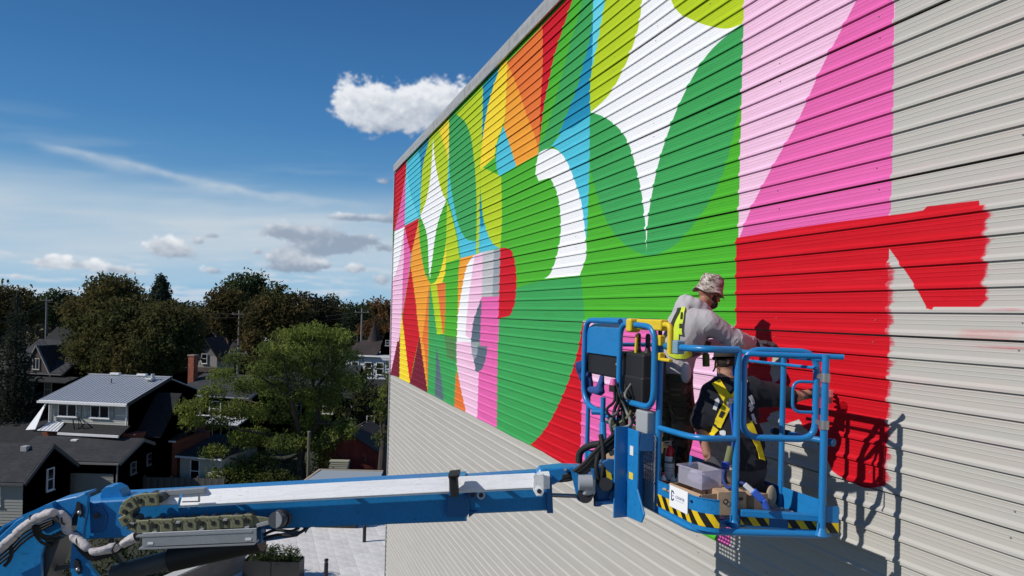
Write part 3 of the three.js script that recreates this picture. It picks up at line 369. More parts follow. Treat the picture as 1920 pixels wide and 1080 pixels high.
{ // basket
  const rim = [v3(FX0, RIM, FZ0), v3(FX0, RIM, FZ1), v3(-4.03, RIM, FZ1), v3(-3.69, RIM, .575)];
  lp('rim_tube', pipe(rim, .025, .12, true, 12), BLUE);
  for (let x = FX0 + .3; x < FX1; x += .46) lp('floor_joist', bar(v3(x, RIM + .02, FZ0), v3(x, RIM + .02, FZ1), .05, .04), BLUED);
  const g = [], endX = z => -4.05 + (1.15 - z) / .53 * .27, endZ = x => Math.min(FZ1, 1.15 - (x + 4.05) / .27 * .53);
  for (let x = FX0 + .02; x < -3.83; x += .042) { const z1 = endZ(x); g.push(box(.012, .02, z1 - FZ0 - .03, x, FLOOR - .01, (z1 + FZ0) / 2)); }
  for (let z = FZ0 + .03; z < FZ1; z += .052) g.push(box(endX(z) - FX0, .012, .012, (endX(z) + FX0) / 2, FLOOR - .014, z));
  const gr = lp('floor_grating', g, GALV); gr.userData.kind = 'stuff';
  lp('floor_mat', box(1.12, .006, .74, -4.86, FLOOR + .004, 1.02), RUBBER);
  // toe boards
  const tb = (pts, h, y0, t) => { const o = []; for (let i = 0; i < pts.length - 1; i++) o.push(bar(up(pts[i], y0 + h / 2), up(pts[i + 1], y0 + h / 2), h, t)); return o; };
  const nearLine = [v3(-4.54, 0, 1.472), v3(-4.1, 0, 1.472)]; for (let k = 1; k <= 8; k++) { const a = k / 8 * 1.15; nearLine.push(v3(-4.1 + .19 * Math.sin(a), 0, 1.472 - .19 * (1 - Math.cos(a)))); }
  const ribbon = (pts, y0, y1, off) => { const P = [], U = []; let L = 0; const n = pts.map((p, i) => { const a = pts[Math.max(0, i - 1)], b = pts[Math.min(pts.length - 1, i + 1)], t = b.clone().sub(a).normalize(); return v3(-t.z, 0, t.x); }); for (let i = 0; i < pts.length - 1; i++) { const d = pts[i].distanceTo(pts[i + 1]), a = pts[i].clone().addScaledVector(n[i], off), b = pts[i + 1].clone().addScaledVector(n[i + 1], off); for (const [p, y, u] of [[a, y0, L], [b, y0, L + d], [b, y1, L + d], [a, y0, L], [b, y1, L + d], [a, y1, L]]) { P.push(p.x, y, p.z); U.push(u, (y - y0)); } L += d; } const q = new THREE.BufferGeometry(); q.setAttribute('position', new THREE.Float32BufferAttribute(P, 3)); q.setAttribute('uv', new THREE.Float32BufferAttribute(U, 2)); q.computeVertexNormals(); return q; };
  const near = lp('toe_board', [ribbon(nearLine, RIM + .01, 10.775, 0), ribbon(nearLine.map(p => p.clone()), RIM + .01, 10.775, -.006), tb(nearLine, .006, 10.772, .012)], BLUE);
  const cv = document.createElement('canvas'); cv.width = 1024; cv.height = 128; const c = cv.getContext('2d'); c.fillStyle = '#e9c516'; c.fillRect(0, 0, 1024, 128); c.fillStyle = '#161514'; for (let x = -200; x < 1200; x += 150) { c.beginPath(); c.moveTo(x, 0); c.lineTo(x + 78, 0); c.lineTo(x + 168, 128); c.lineTo(x + 90, 128); c.closePath(); c.fill(); }
  { const r = rng(4); for (let i = 0; i < 300; i++) { c.fillStyle = 'rgba(60,55,40,.12)'; c.fillRect(r() * 1024, r() * 128, 3 + r() * 18, 1 + r() * 3); } }
  const haz = new THREE.CanvasTexture(cv); haz.colorSpace = THREE.SRGBColorSpace; haz.wrapS = THREE.RepeatWrapping; haz.repeat.set(1.35, 11); haz.wrapT = THREE.RepeatWrapping; haz.anisotropy = 4;
  const HAZ = mat(0xffffff, .5, { map: haz });
  sp('hazard_stripe', ribbon(nearLine, RIM + .042, RIM + .042 + .09, .004), HAZ, near);
  // sign
  const sv = document.createElement('canvas'); sv.width = 512; sv.height = 352; const s = sv.getContext('2d'); s.fillStyle = '#f4f5f7'; s.fillRect(0, 0, 512, 352); s.fillStyle = '#222f6b';
  s.lineWidth = 26; s.strokeStyle = '#222f6b'; s.beginPath(); s.moveTo(130, 118); s.lineTo(104, 82); s.lineTo(62, 82); s.lineTo(62, 230); s.lineTo(104, 230); s.lineTo(130, 196); s.stroke(); s.lineWidth = 14; s.beginPath(); s.moveTo(122, 156); s.lineTo(84, 156); s.stroke();
  s.font = 'bold 66px sans-serif'; s.fillText('COOPER', 172, 178, 310); s.fillStyle = '#8a93a8'; s.fillRect(176, 206, 170, 7); s.fillRect(352, 206, 60, 7);
  const st = new THREE.CanvasTexture(sv); st.colorSpace = THREE.SRGBColorSpace;
  const A = v3(-4.497, 0, 1.482), B = v3(-4.262, 0, 1.482), q = new THREE.PlaneGeometry(.225, .15).translate(-4.235, 10.71, 1.483);
  const sg = sp('sign', box(.23, .155, .006, -4.235, 10.71, 1.4785), mat([.8, .8, .8], .5), near);
  sp('sign_face', q, mat(0xffffff, .45, { map: st }), near);
  for (const x of [-4.39, -4.085]) sp('bolt', new THREE.CylinderGeometry(.009, .009, .01, 8).rotateX(Math.PI / 2).translate(x, 10.735, 1.477), BLACK, near);
  const far = lp('toe_board', [bar(v3(FX0, 10.69, FZ0), v3(-3.79, 10.69, FZ0), .15, .006), bar(v3(FX0, 10.69, FZ0), v3(FX0, 10.69, FZ1), .15, .006), bar(v3(FX0, 10.69, FZ1), v3(-4.75, 10.69, FZ1), .15, .006)], BLUE);
  const e0 = v3(-4.0, 0, 1.13), e1 = v3(-3.725, 0, .62);
  lp('threshold_bar', bar(up(e0, 10.655), up(e1, 10.655), .045, .05, v3(0, 1, 0), .006), BLUE);
  const kick = lp('kick_plate', bar(up(e0, 10.595).add(v3(-.03, 0, 0)), up(e1, 10.595).add(v3(-.03, 0, 0)), .09, .006), BLUED);
  const seg = (a, b) => ribbon([e0.clone().lerp(e1, a).add(v3(-.026, 0, 0)), e0.clone().lerp(e1, b).add(v3(-.026, 0, 0))], RIM + .02, RIM + .085, .003);
  sp('hazard_stripe', seg(.03, .36), HAZ, kick); sp('hazard_stripe', seg(.58, .99), HAZ, kick);
  const corner = [v3(-3.705, 0, .66), v3(-3.675, 0, .58)];
  const cp = lp('corner_plate', bar(up(corner[0], 10.67), up(corner[1], 10.67), .15, .008), BLUE);
  sp('hazard_stripe', ribbon(corner, RIM + .02, RIM + .09, .006), HAZ, cp);
  // posts
  for (const [p, y1] of [[PB, RAIL], [PC, 11.775], [P1, RAIL]]) lp('post', pipe([up(p, RIM), up(p, y1)], .0245, 0, false, 14), BLUE);
  for (const [x, z] of [[FX0, FZ0], [-4.95, FZ0], [FX0, FZ1], [-4.18, .63]]) lp('post', pipe([v3(x, RIM, z), v3(x, 11.75, z)], .021, 0, false, 12), BLUE);
  for (const p of [PB, PC]) lp('post_foot', [bar(up(p, RIM + .012), up(p, RIM + .09).add(v3(0, 0, 0)), .012, .07, v3(1, 0, 0)), new THREE.CylinderGeometry(.026, .045, .05, 12).translate(p.x, RIM + .03, p.z)], BLUE);
  // rails
  lp('top_rail', pipe([up(P1, RAIL), v3(-4.06, RAIL, 1.45), up(PB, RAIL)], .0245, .16, false, 14), BLUE);
  lp('mid_rail', pipe([up(P1, MID), v3(-4.06, MID, 1.45), up(PB, MID)], .022, .16, false, 14), BLUE);
  lp('top_rail', pipe([up(PB, 11.762).add(v3(.01, 0, -.08)), up(PC, 11.762).add(v3(.025, 0, -.13))], .019, 0, false, 12), BLUE);
  lp('top_rail', pipe([v3(-3.8, 11.74, FZ0), v3(FX0, 11.74, FZ0), v3(FX0, 11.74, FZ1)], .02, .1, false, 12), BLUE);
  lp('mid_rail', pipe([v3(-3.83, 11.675, FZ0 + .02), v3(-4.62, 11.675, FZ0 + .02)], .012, 0, false, 10), BLUE);
  const lower = lp('mid_rail', pipe([at(1563, 830, 4.92), at(1447, 808, 5.3)], .022, 0, false, 12), BLUE);
  sp('foam_sleeve', rod(at(1480, 814.3, 5.19), at(1452, 809, 5.28), .03), RUBBER, lower);
  sp('end_cap', rod(at(1555, 828.5, 4.945), at(1564, 830.2, 4.915), .028), BLUED, lower);
  // gate: bent frame and its small handle loop, hung beside the end post
  const gp = (t, y) => v3(-4.06 + .215 * t, y, 1.09 - .51 * t);
  const gate = lp('gate_frame', pipe([gp(.01, 11.79), gp(.92, 11.785), gp(.92, 11.17), gp(.01, 11.17)], .0235, .12, true, 14), BLUE);
  sp('gate_handle', pipe([gp(.9, 11.575), gp(.63, 11.575), gp(.63, 11.36), gp(.9, 11.36)], .0115, .06, false, 10), BLUE, gate);
  for (const y of [11.62, 11.3]) sp('hinge', [rod(up(PC, y - .03), up(PC, y + .03), .031, 14), bar(up(PC, y), gp(.92, y), .03, .02)], STEEL, gate);
  sp('latch_plate', bar(gp(.93, 11.62).add(v3(.03, 0, -.05)), gp(.93, 11.05).add(v3(.03, 0, -.05)), .012, .03, v3(1, 0, 0)), DARKGREY, gate);
  for (const y of [11.64, 11.38]) lp('decal', box(.004, .07, .022, PB.x - .02, y, PB.z + .02), mat([.01, .05, .3], .4));
  for (const [x, y, w, h, c] of [[-4.62, 10.99, .05, .07, [.75, .75, .72]], [-4.62, 10.8, .06, .05, [.8, .6, .05]]]) lp('decal', box(w, h, .002, x, y, 1.6485), mat(c, .5));
  for (const [x, y] of [[1060, 880], [1022, 895]]) lp('bolt', rod(at(x, y, 5.38), at(x, y, 5.44), .014, 6), STEEL);
}
{ // controls on the mounting side
  const Z = 1.53, L = (x, y, z = Z) => v3(x, y, z);
  lp('console_loop', pipe([L(-5.06, 11.95), L(-4.52, 11.93), L(-4.52, 11.32), L(-5.06, 11.32)], .024, .13, true, 14), BLUE);
  lp('console_loop', pipe([L(-5.06, 11.96), L(-5.66, 11.965), L(-5.72, 11.86), L(-5.72, 11.3), L(-5.62, 11.2), L(-5.06, 11.14)], .024, .1, false, 14), BLUE);
  lp('console_hood', [bar(L(-5.69, 11.785, 1.515), L(-5.09, 11.785, 1.515), .23, .012), slab([L(-5.69, 11.89, 1.515), L(-5.09, 11.89, 1.515), L(-5.09, 11.985, 1.36), L(-5.69, 11.985, 1.36)], .012, v3(0, .85, .52)), bar(L(-5.69, 11.985, 1.25), L(-5.09, 11.985, 1.25), .012, .23)], BLUE);
  const con = lp('control_console', [rbox(.56, .2, .2, .02, -5.46, 11.58, 1.4), rbox(.46, .32, .22, .02, -5.0, 11.55, 1.37), rbox(.44, .26, .1, .02, -4.98, 11.4, 1.44)], BLACK);
  sp('screw', new THREE.SphereGeometry(.012, 8, 6).translate(-5.18, 11.6, 1.487), LIGHTGREY, con);
  for (const x of [-5.02, -4.87]) sp('joystick', [new THREE.CylinderGeometry(.018, .03, .05, 12).translate(x, 11.74, 1.38), new THREE.CapsuleGeometry(.021, .07, 4, 10).translate(x, 11.815, 1.38), new THREE.ConeGeometry(.035, .06, 12).translate(x, 11.745, 1.38)], BLACK, con);
  sp('cable_loop', cable([v3(-4.58, 11.9, 1.45), v3(-4.54, 11.8, 1.47), v3(-4.6, 11.72, 1.45), v3(-4.63, 11.62, 1.46)], .016), RUBBER, con);
  const y = lp('safety_bar', [rbox(.36, .085, .07, .015, -4.62, 11.945, 1.5), rbox(.08, .11, .1, .02, -4.85, 11.935, 1.53), pipe([v3(-4.46, 11.95, 1.5), v3(-4.36, 11.95, 1.5), v3(-4.36, 11.74, 1.5)], .022, .05), pipe([v3(-4.98, 11.86, 1.42), v3(-4.99, 11.7, 1.42)], .012, 0)], YEL); y.userData.label = 'yellow padded bar over the controls';
  lp('safety_clip', [rbox(.05, .08, .05, .01, -4.5, 11.83, 1.49), rbox(.05, .06, .05, .01, -4.5, 11.71, 1.49), rbox(.14, .025, .04, .01, -4.43, 11.69, 1.49)], YEL);
  lp('rail_clamp', [rod(v3(-4.48, 11.79, 1.45), v3(-4.34, 11.79, 1.45), .03, 12), rbox(.1, .1, .07, .012, -4.33, 11.79, 1.46)], mat([.2, .33, .42], .5));
  lp('junction_box', rbox(.17, .17, .1, .012, -4.66, 11.2, 1.5), LIGHTGREY);
  lp('shelf_plate', bar(v3(-5.3, 11.11, 1.48), v3(-4.62, 11.09, 1.48), .02, .14), GALV);
  // guard mesh under the junction box
  const gm = []; for (let i = 0; i <= 6; i++) gm.push(box(.008, .36, .006, -4.72 + i * .032, 10.93, 1.5)); for (let j = 0; j <= 9; j++) gm.push(box(.2, .008, .006, -4.624, 10.76 + j * .039, 1.504));
  const ms = lp('guard_mesh', [...gm, box(.2, .2, .006, -4.624, 10.66, 1.5)], GALV);
  // mounting column
  lp('mount_column', [slab([v3(-4.69, 11.15, 1.64), v3(-4.53, 11.15, 1.64), v3(-4.53, 10.72, 1.64), v3(-4.42, 10.56, 1.64), v3(-4.46, 10.49, 1.64), v3(-4.67, 10.475, 1.64)], .014, v3(0, 0, 1), .003), bar(v3(-4.7, 11.16, 1.69), v3(-4.69, 10.47, 1.69), .016, .12, v3(1, 0, 0)), bar(v3(-4.535, 11.07, 1.63), v3(-4.545, 11.06, 1.49), .13, .012, v3(0, 1, 0)), bar(v3(-4.72, 11.0, 1.57), v3(-4.72, 10.52, 1.57), .1, .12, v3(1, 0, 0), .006)], BLUE);
  lp('mount_bracket', [slab([at(1160, 815, 5.62), at(1188, 812, 5.62), at(1190, 880, 5.62), at(1170, 880, 5.62), at(1155, 862, 5.62)], .03, fw, .004), bar(at(1155, 872, 5.5), at(1192, 873, 5.45), .02, .2)], BLUE);
  // hoses
  const r = rng(9), H = (pts, rad, m = RUBBER) => lp('hose', cable(pts.map(([a, b, d]) => at(a, b, d)), rad), m);
  for (let i = 0; i < 9; i++) { const o = () => (r() - .5) * 12; H([[1172 + o(), 745 + o(), 5.6], [1168 + o(), 792 + o() * .5, 5.5], [1150 + i * 1.2, 815 + i * 1.5, 5.42], [1120 + i, 842 + i * 1.6, 5.38], [1092 + i * 1.2, 872 + i * 1.4, 5.4], [1066 + i * .5, 889 + i * 1.2, 5.42], [1035, 893 + i * 1.1, 5.46]], .011 + .006 * r()); }
  H([[1085, 868, 5.5], [1088, 848, 5.5], [1105, 836, 5.45], [1126, 832, 5.4]], .028); H([[1126, 815, 5.42], [1130, 838, 5.38], [1132, 870, 5.35], [1128, 900, 5.35]], .02); H([[1135, 825, 5.42], [1122, 850, 5.38], [1118, 880, 5.35], [1124, 905, 5.35]], .018);
  for (let i = 0; i < 16; i++) { const a = 1150 + r() * 45, b = 715 + r() * 60; H([[a, b, 5.5 + r() * .2], [a + (r() - .5) * 36, b + 18 + r() * 12, 5.42 + r() * .2], [a + (r() - .5) * 42, b + 40 + r() * 14, 5.42 + r() * .2], [1165 + (r() - .5) * 36, 800 + r() * 8, 5.5]], .008 + .007 * r(), r() < .3 ? mat([.2, .2, .19], .5) : r() < .2 ? mat([.12, .13, .07], .6) : RUBBER); }
  H([[1180, 800, 5.4], [1184, 830, 5.4], [1192, 850, 5.42], [1196, 866, 5.45]], .013); H([[1172, 800, 5.4], [1177, 835, 5.4], [1186, 858, 5.42], [1190, 868, 5.45]], .013);
  for (const g of [pipe([at(1110, 772, 5.8), at(1138, 773, 5.75)], .025, 0), pipe([at(1131, 745, 5.75), at(1130, 795, 5.75)], .022, 0), pipe([at(1130, 795, 5.75), at(1131, 838, 5.6)], .03, 0)]) lp('bracket_stub', g, BLUE);
  // rotator and jib end
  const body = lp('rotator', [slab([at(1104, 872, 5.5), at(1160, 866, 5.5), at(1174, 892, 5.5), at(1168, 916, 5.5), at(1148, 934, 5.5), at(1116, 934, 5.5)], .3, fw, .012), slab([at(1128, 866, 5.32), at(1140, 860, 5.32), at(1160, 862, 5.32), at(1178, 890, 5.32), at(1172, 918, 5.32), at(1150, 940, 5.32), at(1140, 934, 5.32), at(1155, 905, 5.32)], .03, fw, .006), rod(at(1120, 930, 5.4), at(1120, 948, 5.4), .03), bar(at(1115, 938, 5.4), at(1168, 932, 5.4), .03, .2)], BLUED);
  sp('bearing', [rod(at(1136, 908, 5.26), at(1136, 908, 5.32), .05, 24)], BLACK, body); sp('warning_decal', [slab([at(1136, 880, 5.298), at(1146, 888, 5.298), at(1148, 900, 5.298), at(1138, 897, 5.298)], .004, fw, 0)], YEL, body);
  sp('motor', [rod(at(1085, 905, 5.3), at(1110, 905, 5.3), .06, 16), rbox(.13, .13, .1, .02, 0, 0, 0).translate(...at(1100, 910, 5.33).toArray())], LIGHTGREY, body);
  lp('knuckle_plate', [slab([at(1070, 882, 5.36), at(1098, 895, 5.36), at(1108, 918, 5.36), at(1092, 938, 5.36), at(1080, 928, 5.36)], .03, fw, .005), rod(at(1093, 928, 5.3), at(1093, 928, 5.7), .055, 20)], BLUE);
  lp('counter_roller', rod(at(1097, 928, 5.28), at(1097, 928, 5.6), .062, 20), BLACK);
  lp('base_block', rbox(.1, .16, .1, .015).translate(...at(1167, 944, 5.45).toArray()), BLACK);
  lp('jib_link', [slab([at(1005, 884, 5.5), at(1012, 876, 5.5), at(1050, 872, 5.5), at(1088, 873, 5.5), at(1094, 884, 5.5), at(1060, 893, 5.5), at(1036, 905, 5.5), at(1012, 902, 5.5)], .16, fw, .012)], BLUE);
  lp('cylinder_rod', rod(at(1028, 928, 5.52), at(1090, 930.5, 5.5), .017), STEEL);
}
{ // telescoping boom
  const N = fw, Zn = 5.35, plate = (pts, z, t, b = .004) => slab(pts.map(([a, c]) => at(a, c, z)), t, N, b);
  lp('outer_boom', plate([[172, 931], [480, 913.5], [872, 892], [877, 966], [593, 977], [250, 996], [176, 1000]], 5.52, .34, .012), BLUE);
  lp('inner_boom', plate([[860, 897], [1030, 887], [1033, 948.5], [860, 956]], 5.52, .27, .012), BLUE);
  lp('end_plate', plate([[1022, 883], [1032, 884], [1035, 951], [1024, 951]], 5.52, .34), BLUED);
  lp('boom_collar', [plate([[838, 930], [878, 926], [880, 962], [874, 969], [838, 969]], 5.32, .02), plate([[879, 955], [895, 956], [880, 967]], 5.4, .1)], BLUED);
  for (const x of [886, 902]) { const q = lp('pin_boss', [rod(at(x, 928.5, 5.27), at(x, 928.5, 5.4), .032, 20)], x > 890 ? STEEL : BLUED); sp('pin', rod(at(x, 928.5, 5.262), at(x, 928.5, 5.3), .018, 14), BLACK, q); }
  const lean = v3(0, .82, 0).addScaledVector(fw, .57), trayBar = (a, b, z, h) => [bar(at(...a, z), at(...b, z), h, .012, lean, .004), bar(at(...a, z - .03).add(v3(0, -.052, 0)), at(...b, z - .03).add(v3(0, -.052, 0)), .012, .012, lean), bar(at(...a, z + .015).add(v3(0, -.056, 0)), at(...b, z + .015).add(v3(0, -.056, 0)), .008, .09)];
  const tray = lp('cable_tray', [trayBar([341, 934], [843, 907.5], 5.235, .118), bar(at(300, 935, 5.235), at(336, 934, 5.235), .095, .012, lean)], ALU);
  for (const x of [420, 640, 800]) sp('tray_bracket', bar(at(x, 925 - (x - 420) * .055, 5.27), at(x, 925 - (x - 420) * .055, 5.36), .03, .02), GALV, tray);
  sp('tray_clip', [plate([[342, 926], [374, 924], [374, 926], [344, 928]], 5.16, .01, 0), plate([[372, 924], [375, 924], [375, 941], [372, 941]], 5.16, .01, 0), plate([[342, 940], [375, 939], [375, 941], [342, 942]], 5.16, .01, 0)], STEEL, tray);
  const t2 = lp('cable_tray', trayBar([857, 907], [1004, 900], 5.265, .112), ALU);
  sp('tray_bracket', bar(at(930, 903, 5.3), at(930, 903, 5.4), .03, .02), GALV, t2);
  lp('end_bracket', [plate([[1000, 889], [1020, 888], [1020, 922], [1016, 930], [1006, 930], [1000, 920]], 5.18, .02), rod(at(1011, 921, 5.15), at(1011, 921, 5.36), .03, 16), plate([[1012, 888], [1030, 887], [1030, 912], [1012, 914]], 5.26, .14)], ALU);
  lp('hole_plug', rod(at(1011, 921, 5.145), at(1011, 921, 5.2), .017, 14), BLACK);
  lp('hose_clamp', [plate([[842, 888], [858, 887], [860, 928], [845, 930]], 5.17, .1, .01), plate([[842, 886], [862, 884], [862, 891], [842, 892]], 5.15, .16, .01)], BLACK);
  lp('boom_cap', [plate([[848, 892], [1010, 881], [1010, 886], [848, 897]], 5.62, .1)], BLUE);
  lp('top_fitting', [bar(at(300, 924, 5.25), at(385, 918, 5.25), .03, .06), ...[310, 322, 334].map(x => rod(at(x, 925, 5.25), at(x, 918, 5.25), .008))], GALV);
  // cable chain, link by link
  const path = [[296, 936], [274, 937], [252, 941], [237, 951], [233, 967], [241, 982], [258, 988], [280, 986.5], [302, 985.5], [324, 984.5], [346, 983.2], [368, 982], [390, 980.8], [412, 979.6], [434, 978.4], [456, 977.2], [472, 976.4]].map(([a, b]) => at(a, b, 5.13));
  const chain = lp('cable_chain', path.slice(0, -1).map((p, i) => rod(p.clone().addScaledVector(fw, .02), p.clone().addScaledVector(fw, .16), .034, 14)), DARKGREY);
  for (let i = 0; i < path.length - 1; i++) {
    const a = path[i], b = path[i + 1], m = a.clone().lerp(b, .5), d = b.clone().sub(a), l = d.length(), g = new RoundedBoxGeometry(l * 1.16, .098, .02, 3, .009).applyMatrix4(frameOf(d, v3(0, 1, 0).addScaledVector(d.clone().normalize(), 0).x > 9 ? v3(0, 1, 0) : fw.clone().cross(d)).setPosition(m.clone().addScaledVector(fw, (i % 2) * .012)));
    const k = sp('track_link', g, OLIVE, chain); void k;
    sp('track_slot', new THREE.BoxGeometry(.026, .03, .03).applyMatrix4(frameOf(d, fw.clone().cross(d)).setPosition(m)), BLACK, chain);
    if (i > 4 && i % 2) sp('track_tab', new THREE.BoxGeometry(.03, .012, .034).applyMatrix4(frameOf(d, fw.clone().cross(d)).setPosition(m.clone().add(v3(0, i % 4 === 1 ? .02 : -.045, 0)))), LIGHTGREY, chain);
    for (const s of [-.34, .34]) sp('rivet', new THREE.CylinderGeometry(.006, .006, .03, 8).applyQuaternion(new THREE.Quaternion().setFromUnitVectors(v3(0, 1, 0), fw)).translate(...m.clone().addScaledVector(d, s).add(v3(0, .03, 0)).toArray()), OLIVE, chain);
  }
  const gt = lp('chain_trough', [plate([[267, 999], [481, 990], [481, 1016], [267, 1025]], 5.1, .012, .003), bar(at(267, 999, 5.18), at(481, 990, 5.18), .012, .18), bar(at(267, 1025, 5.14), at(481, 1016, 5.14), .012, .1)], GALV);
  sp('decal', [plate([[277, 1017], [287, 1016.6], [287, 1020.6], [277, 1021]], 5.092, .003, 0), plate([[460, 1009], [471, 1008.5], [471, 1013], [460, 1013.5]], 5.092, .003, 0)], mat([.8, .8, .8], .5), gt);
  lp('chain_anchor', plate([[474, 967], [500, 970], [512, 974], [512, 982], [490, 988], [474, 986]], 5.16, .02), OLIVE);
  lp('anchor_arm', bar(at(482, 985, 5.12), at(512, 977, 5.12), .022, .02), LIGHTGREY);
  const drum = lp('hose_drum', [rod(at(519, 974.5, 5.1), at(534, 971, 5.38), .062, 24)], DARKGREY); sp('drum_cover', [slab([0, 1, 2, 3, 4, 5, 6, 7, 8].map(k => { const a = -Math.PI / 2 + k * Math.PI / 8; return at(518 + Math.cos(a) * 11, 974.5 + Math.sin(a) * 15, 5.09); }), .014, fw, .002)], LIGHTGREY, drum); sp('drum_flange', new THREE.TorusGeometry(.062, .008, 8, 28).applyQuaternion(new THREE.Quaternion().setFromUnitVectors(v3(0, 0, 1), fw)).translate(...at(527, 972.5, 5.2).toArray()), BLACK, drum);
  lp('boom_foot', [plate([[486, 988], [495, 988], [495, 1014], [486, 1016]], 5.3, .1), bar(at(495, 1010, 5.4), at(560, 1000, 5.4), .03, .06), plate([[562, 975], [590, 974], [573, 1000]], 5.4, .02)], BLUED);
  const kn = [lp('hose', cable([at(492, 1004, 5.3), at(515, 994, 5.3), at(545, 996, 5.3), at(560, 990, 5.4)], .012), RUBBER), lp('hose', cable([at(492, 1012, 5.3), at(520, 1003, 5.3), at(550, 1004, 5.3), at(597, 975, 5.5)], .012), RUBBER)]; void kn;
  // lift cylinder under the boom
  lp('lift_cylinder', [rod(at(215, 1076, 5.6), at(330, 1046, 5.6), .075, 20)], DARKGREY); lp('lift_cylinder_barrel', [rod(at(322, 1048, 5.6), at(490, 1010, 5.6), .1, 20)], BLACK);
  // elbow at the left
  for (const z of [5.36, 5.72]) lp('elbow_plate', plate([[-60, 1090], [-60, 1052], [-8, 1014], [33, 975], [67, 955.5], [107, 938.5], [145, 930], [150, 945], [140, 962], [122, 990], [90, 1008], [80, 1040], [80, 1100], [-60, 1100]], z, .03, .006), BLUE);
  lp('elbow_rib', [bar(at(52, 968, 5.34), at(106, 945.5, 5.34), .05, .09), bar(at(-8, 1015, 5.54), at(33, 976, 5.54), .02, .3), bar(at(33, 976, 5.54), at(107, 940, 5.54), .02, .3), bar(at(107, 940, 5.54), at(160, 927, 5.54), .02, .3)], BLUE);
  const vp = [[142, 932], [161, 923.5], [168, 929], [165, 962], [160, 990], [158, 1014], [162, 1040], [174, 1064], [196, 1090], [140, 1095], [133, 1062], [137, 1012], [146, 985], [150, 960]];
  const hang = lp('hanger_plate', plate(vp, 5.3, .035, .006), BLUE); lp('hanger_plate', plate(vp, 5.78, .035, .006), BLUE);
  for (const [a, b] of [[149, 953], [146, 1060]]) { sp('pin_head', [slab([at(a - 4, b - 12, 5.27), at(a + 3, b - 8, 5.27), at(a + 7, b + 8, 5.27), at(a + 3, b + 17, 5.27), at(a - 3, b + 10, 5.27), at(a - 6, b, 5.27)], .03, fw, .004)], BLACK, hang); sp('bolt', new THREE.SphereGeometry(.016, 10, 8).translate(...at(a, b + 8, 5.245).toArray()), STEEL, hang); }
  lp('boom_lug', [plate([[196, 931], [198, 917], [206, 909], [220, 908], [232, 914], [238, 924], [239, 930]], 5.5, .12)], BLUE);
  lp('boom_side_plate', plate([[168, 940], [182, 948], [190, 947], [201, 965], [199, 985], [192, 997], [170, 1000]], 5.34, .012), BLUED);
  lp('boom_pivot', rod(at(181, 967, 5.31), at(181, 967, 5.4), .022, 16), BLACK);
  for (const g of [bar(at(86, 1090, 5.5), at(118, 1000, 5.5), .09, .2), bar(at(85, 1070, 5.5), at(140, 1060, 5.5), .03, .03), bar(at(210, 998, 5.6), at(210, 1035, 5.6), .03, .04, v3(1, 0, 0)), bar(at(218, 1035, 5.6), at(236, 1062, 5.6), .03, .04)]) lp('strut', g, DARKGREY);
  lp('white_guide', [plate([[160, 1001], [178, 999], [191, 1003], [170, 1012], [158, 1012]], 5.6, .02)], mat([.6, .62, .6], .5));
  // wrapped hose: swelling, taped sleeve
  const wp = [[-30, 1048], [0, 1028], [20, 1010], [48, 985], [72, 970], [98, 961], [115, 963], [123, 978], [128, 995], [143, 1010], [158, 1022], [176, 1034], [194, 1031], [214, 1027], [234, 1018], [256, 1006]].map(([a, b], i) => at(a, b, 5.17 + .03 * Math.sin(i)));
  const cu = new THREE.CatmullRomCurve3(wp), hose = new THREE.TubeGeometry(cu, 260, .031, 18), ps = hose.attributes.position;
  for (let i = 0; i < ps.count; i++) { const k = Math.floor(i / 19), c = cu.getPointAt(k / 260), o = v3().fromBufferAttribute(ps, i).sub(c), n = c.clone().addScaledVector(o, 1); const pinch = 1 - .42 * Math.exp(-Math.pow(((k + 6) % 37 - 18) / 3.2, 2)), f = pinch * (.85 + .5 * noise3(n.x * 16, n.y * 16, n.z * 16) + .28 * noise3(n.x * 45 + k * .05, n.y * 45, n.z * 45) - .15); ps.setXYZ(i, c.x + o.x * f, c.y + o.y * f, c.z + o.z * f); }
  hose.computeVertexNormals(); lp('wrapped_hose', hose, mat([.5, .46, .46], .7));
  for (let i = 0; i < 3; i++) lp('hose', cable([at(62 + i * 5, 985, 5.2), at(66 + i * 6, 1002, 5.24), at(80 + i * 8, 1018 - i * 6, 5.3), at(98 + i * 6, 1022 - i * 10, 5.4)], .011), RUBBER);
  { const r = rng(14), H = (p, w) => lp('hose', cable(p.map(([a, b, d]) => at(a, b, d)), w), RUBBER);
    for (let i = 0; i < 4; i++) H([[100, 966 + i * 2, 5.26], [118 + i * 3, 985 + i * 2, 5.24], [132 + i * 2, 1006 + i * 3, 5.24], [150 + i, 1026 + i * 3, 5.26], [172, 1040 + i * 3, 5.28], [205, 1036 + i * 2, 5.3], [252, 1012 + i * 2, 5.28]], .009 + .004 * r());
    for (let i = 0; i < 3; i++) H([[-10, 1050 + i * 7, 5.28], [18, 1026 + i * 8, 5.27], [44, 1000 + i * 8, 5.28], [76, 983 + i * 6, 5.3], [100, 974 + i * 4, 5.28]], .01);
    for (const [x, y, q] of [[64, 972, 1], [121, 974, .2], [150, 1016, .6], [216, 1027, -.2]]) lp('hose_clamp', new THREE.TorusGeometry(.034, .006, 8, 18).applyQuaternion(new THREE.Quaternion().setFromUnitVectors(v3(0, 0, 1), rt.clone().multiplyScalar(Math.cos(q)).add(v3(0, Math.sin(q), 0)).normalize())).translate(...at(x, y, 5.17).toArray()), BLACK); }
  lp('hose', cable([at(18, 1022, 5.24), at(22, 1035, 5.22), at(18, 1050, 5.22), at(8, 1062, 5.2)], .014), RUBBER);
}

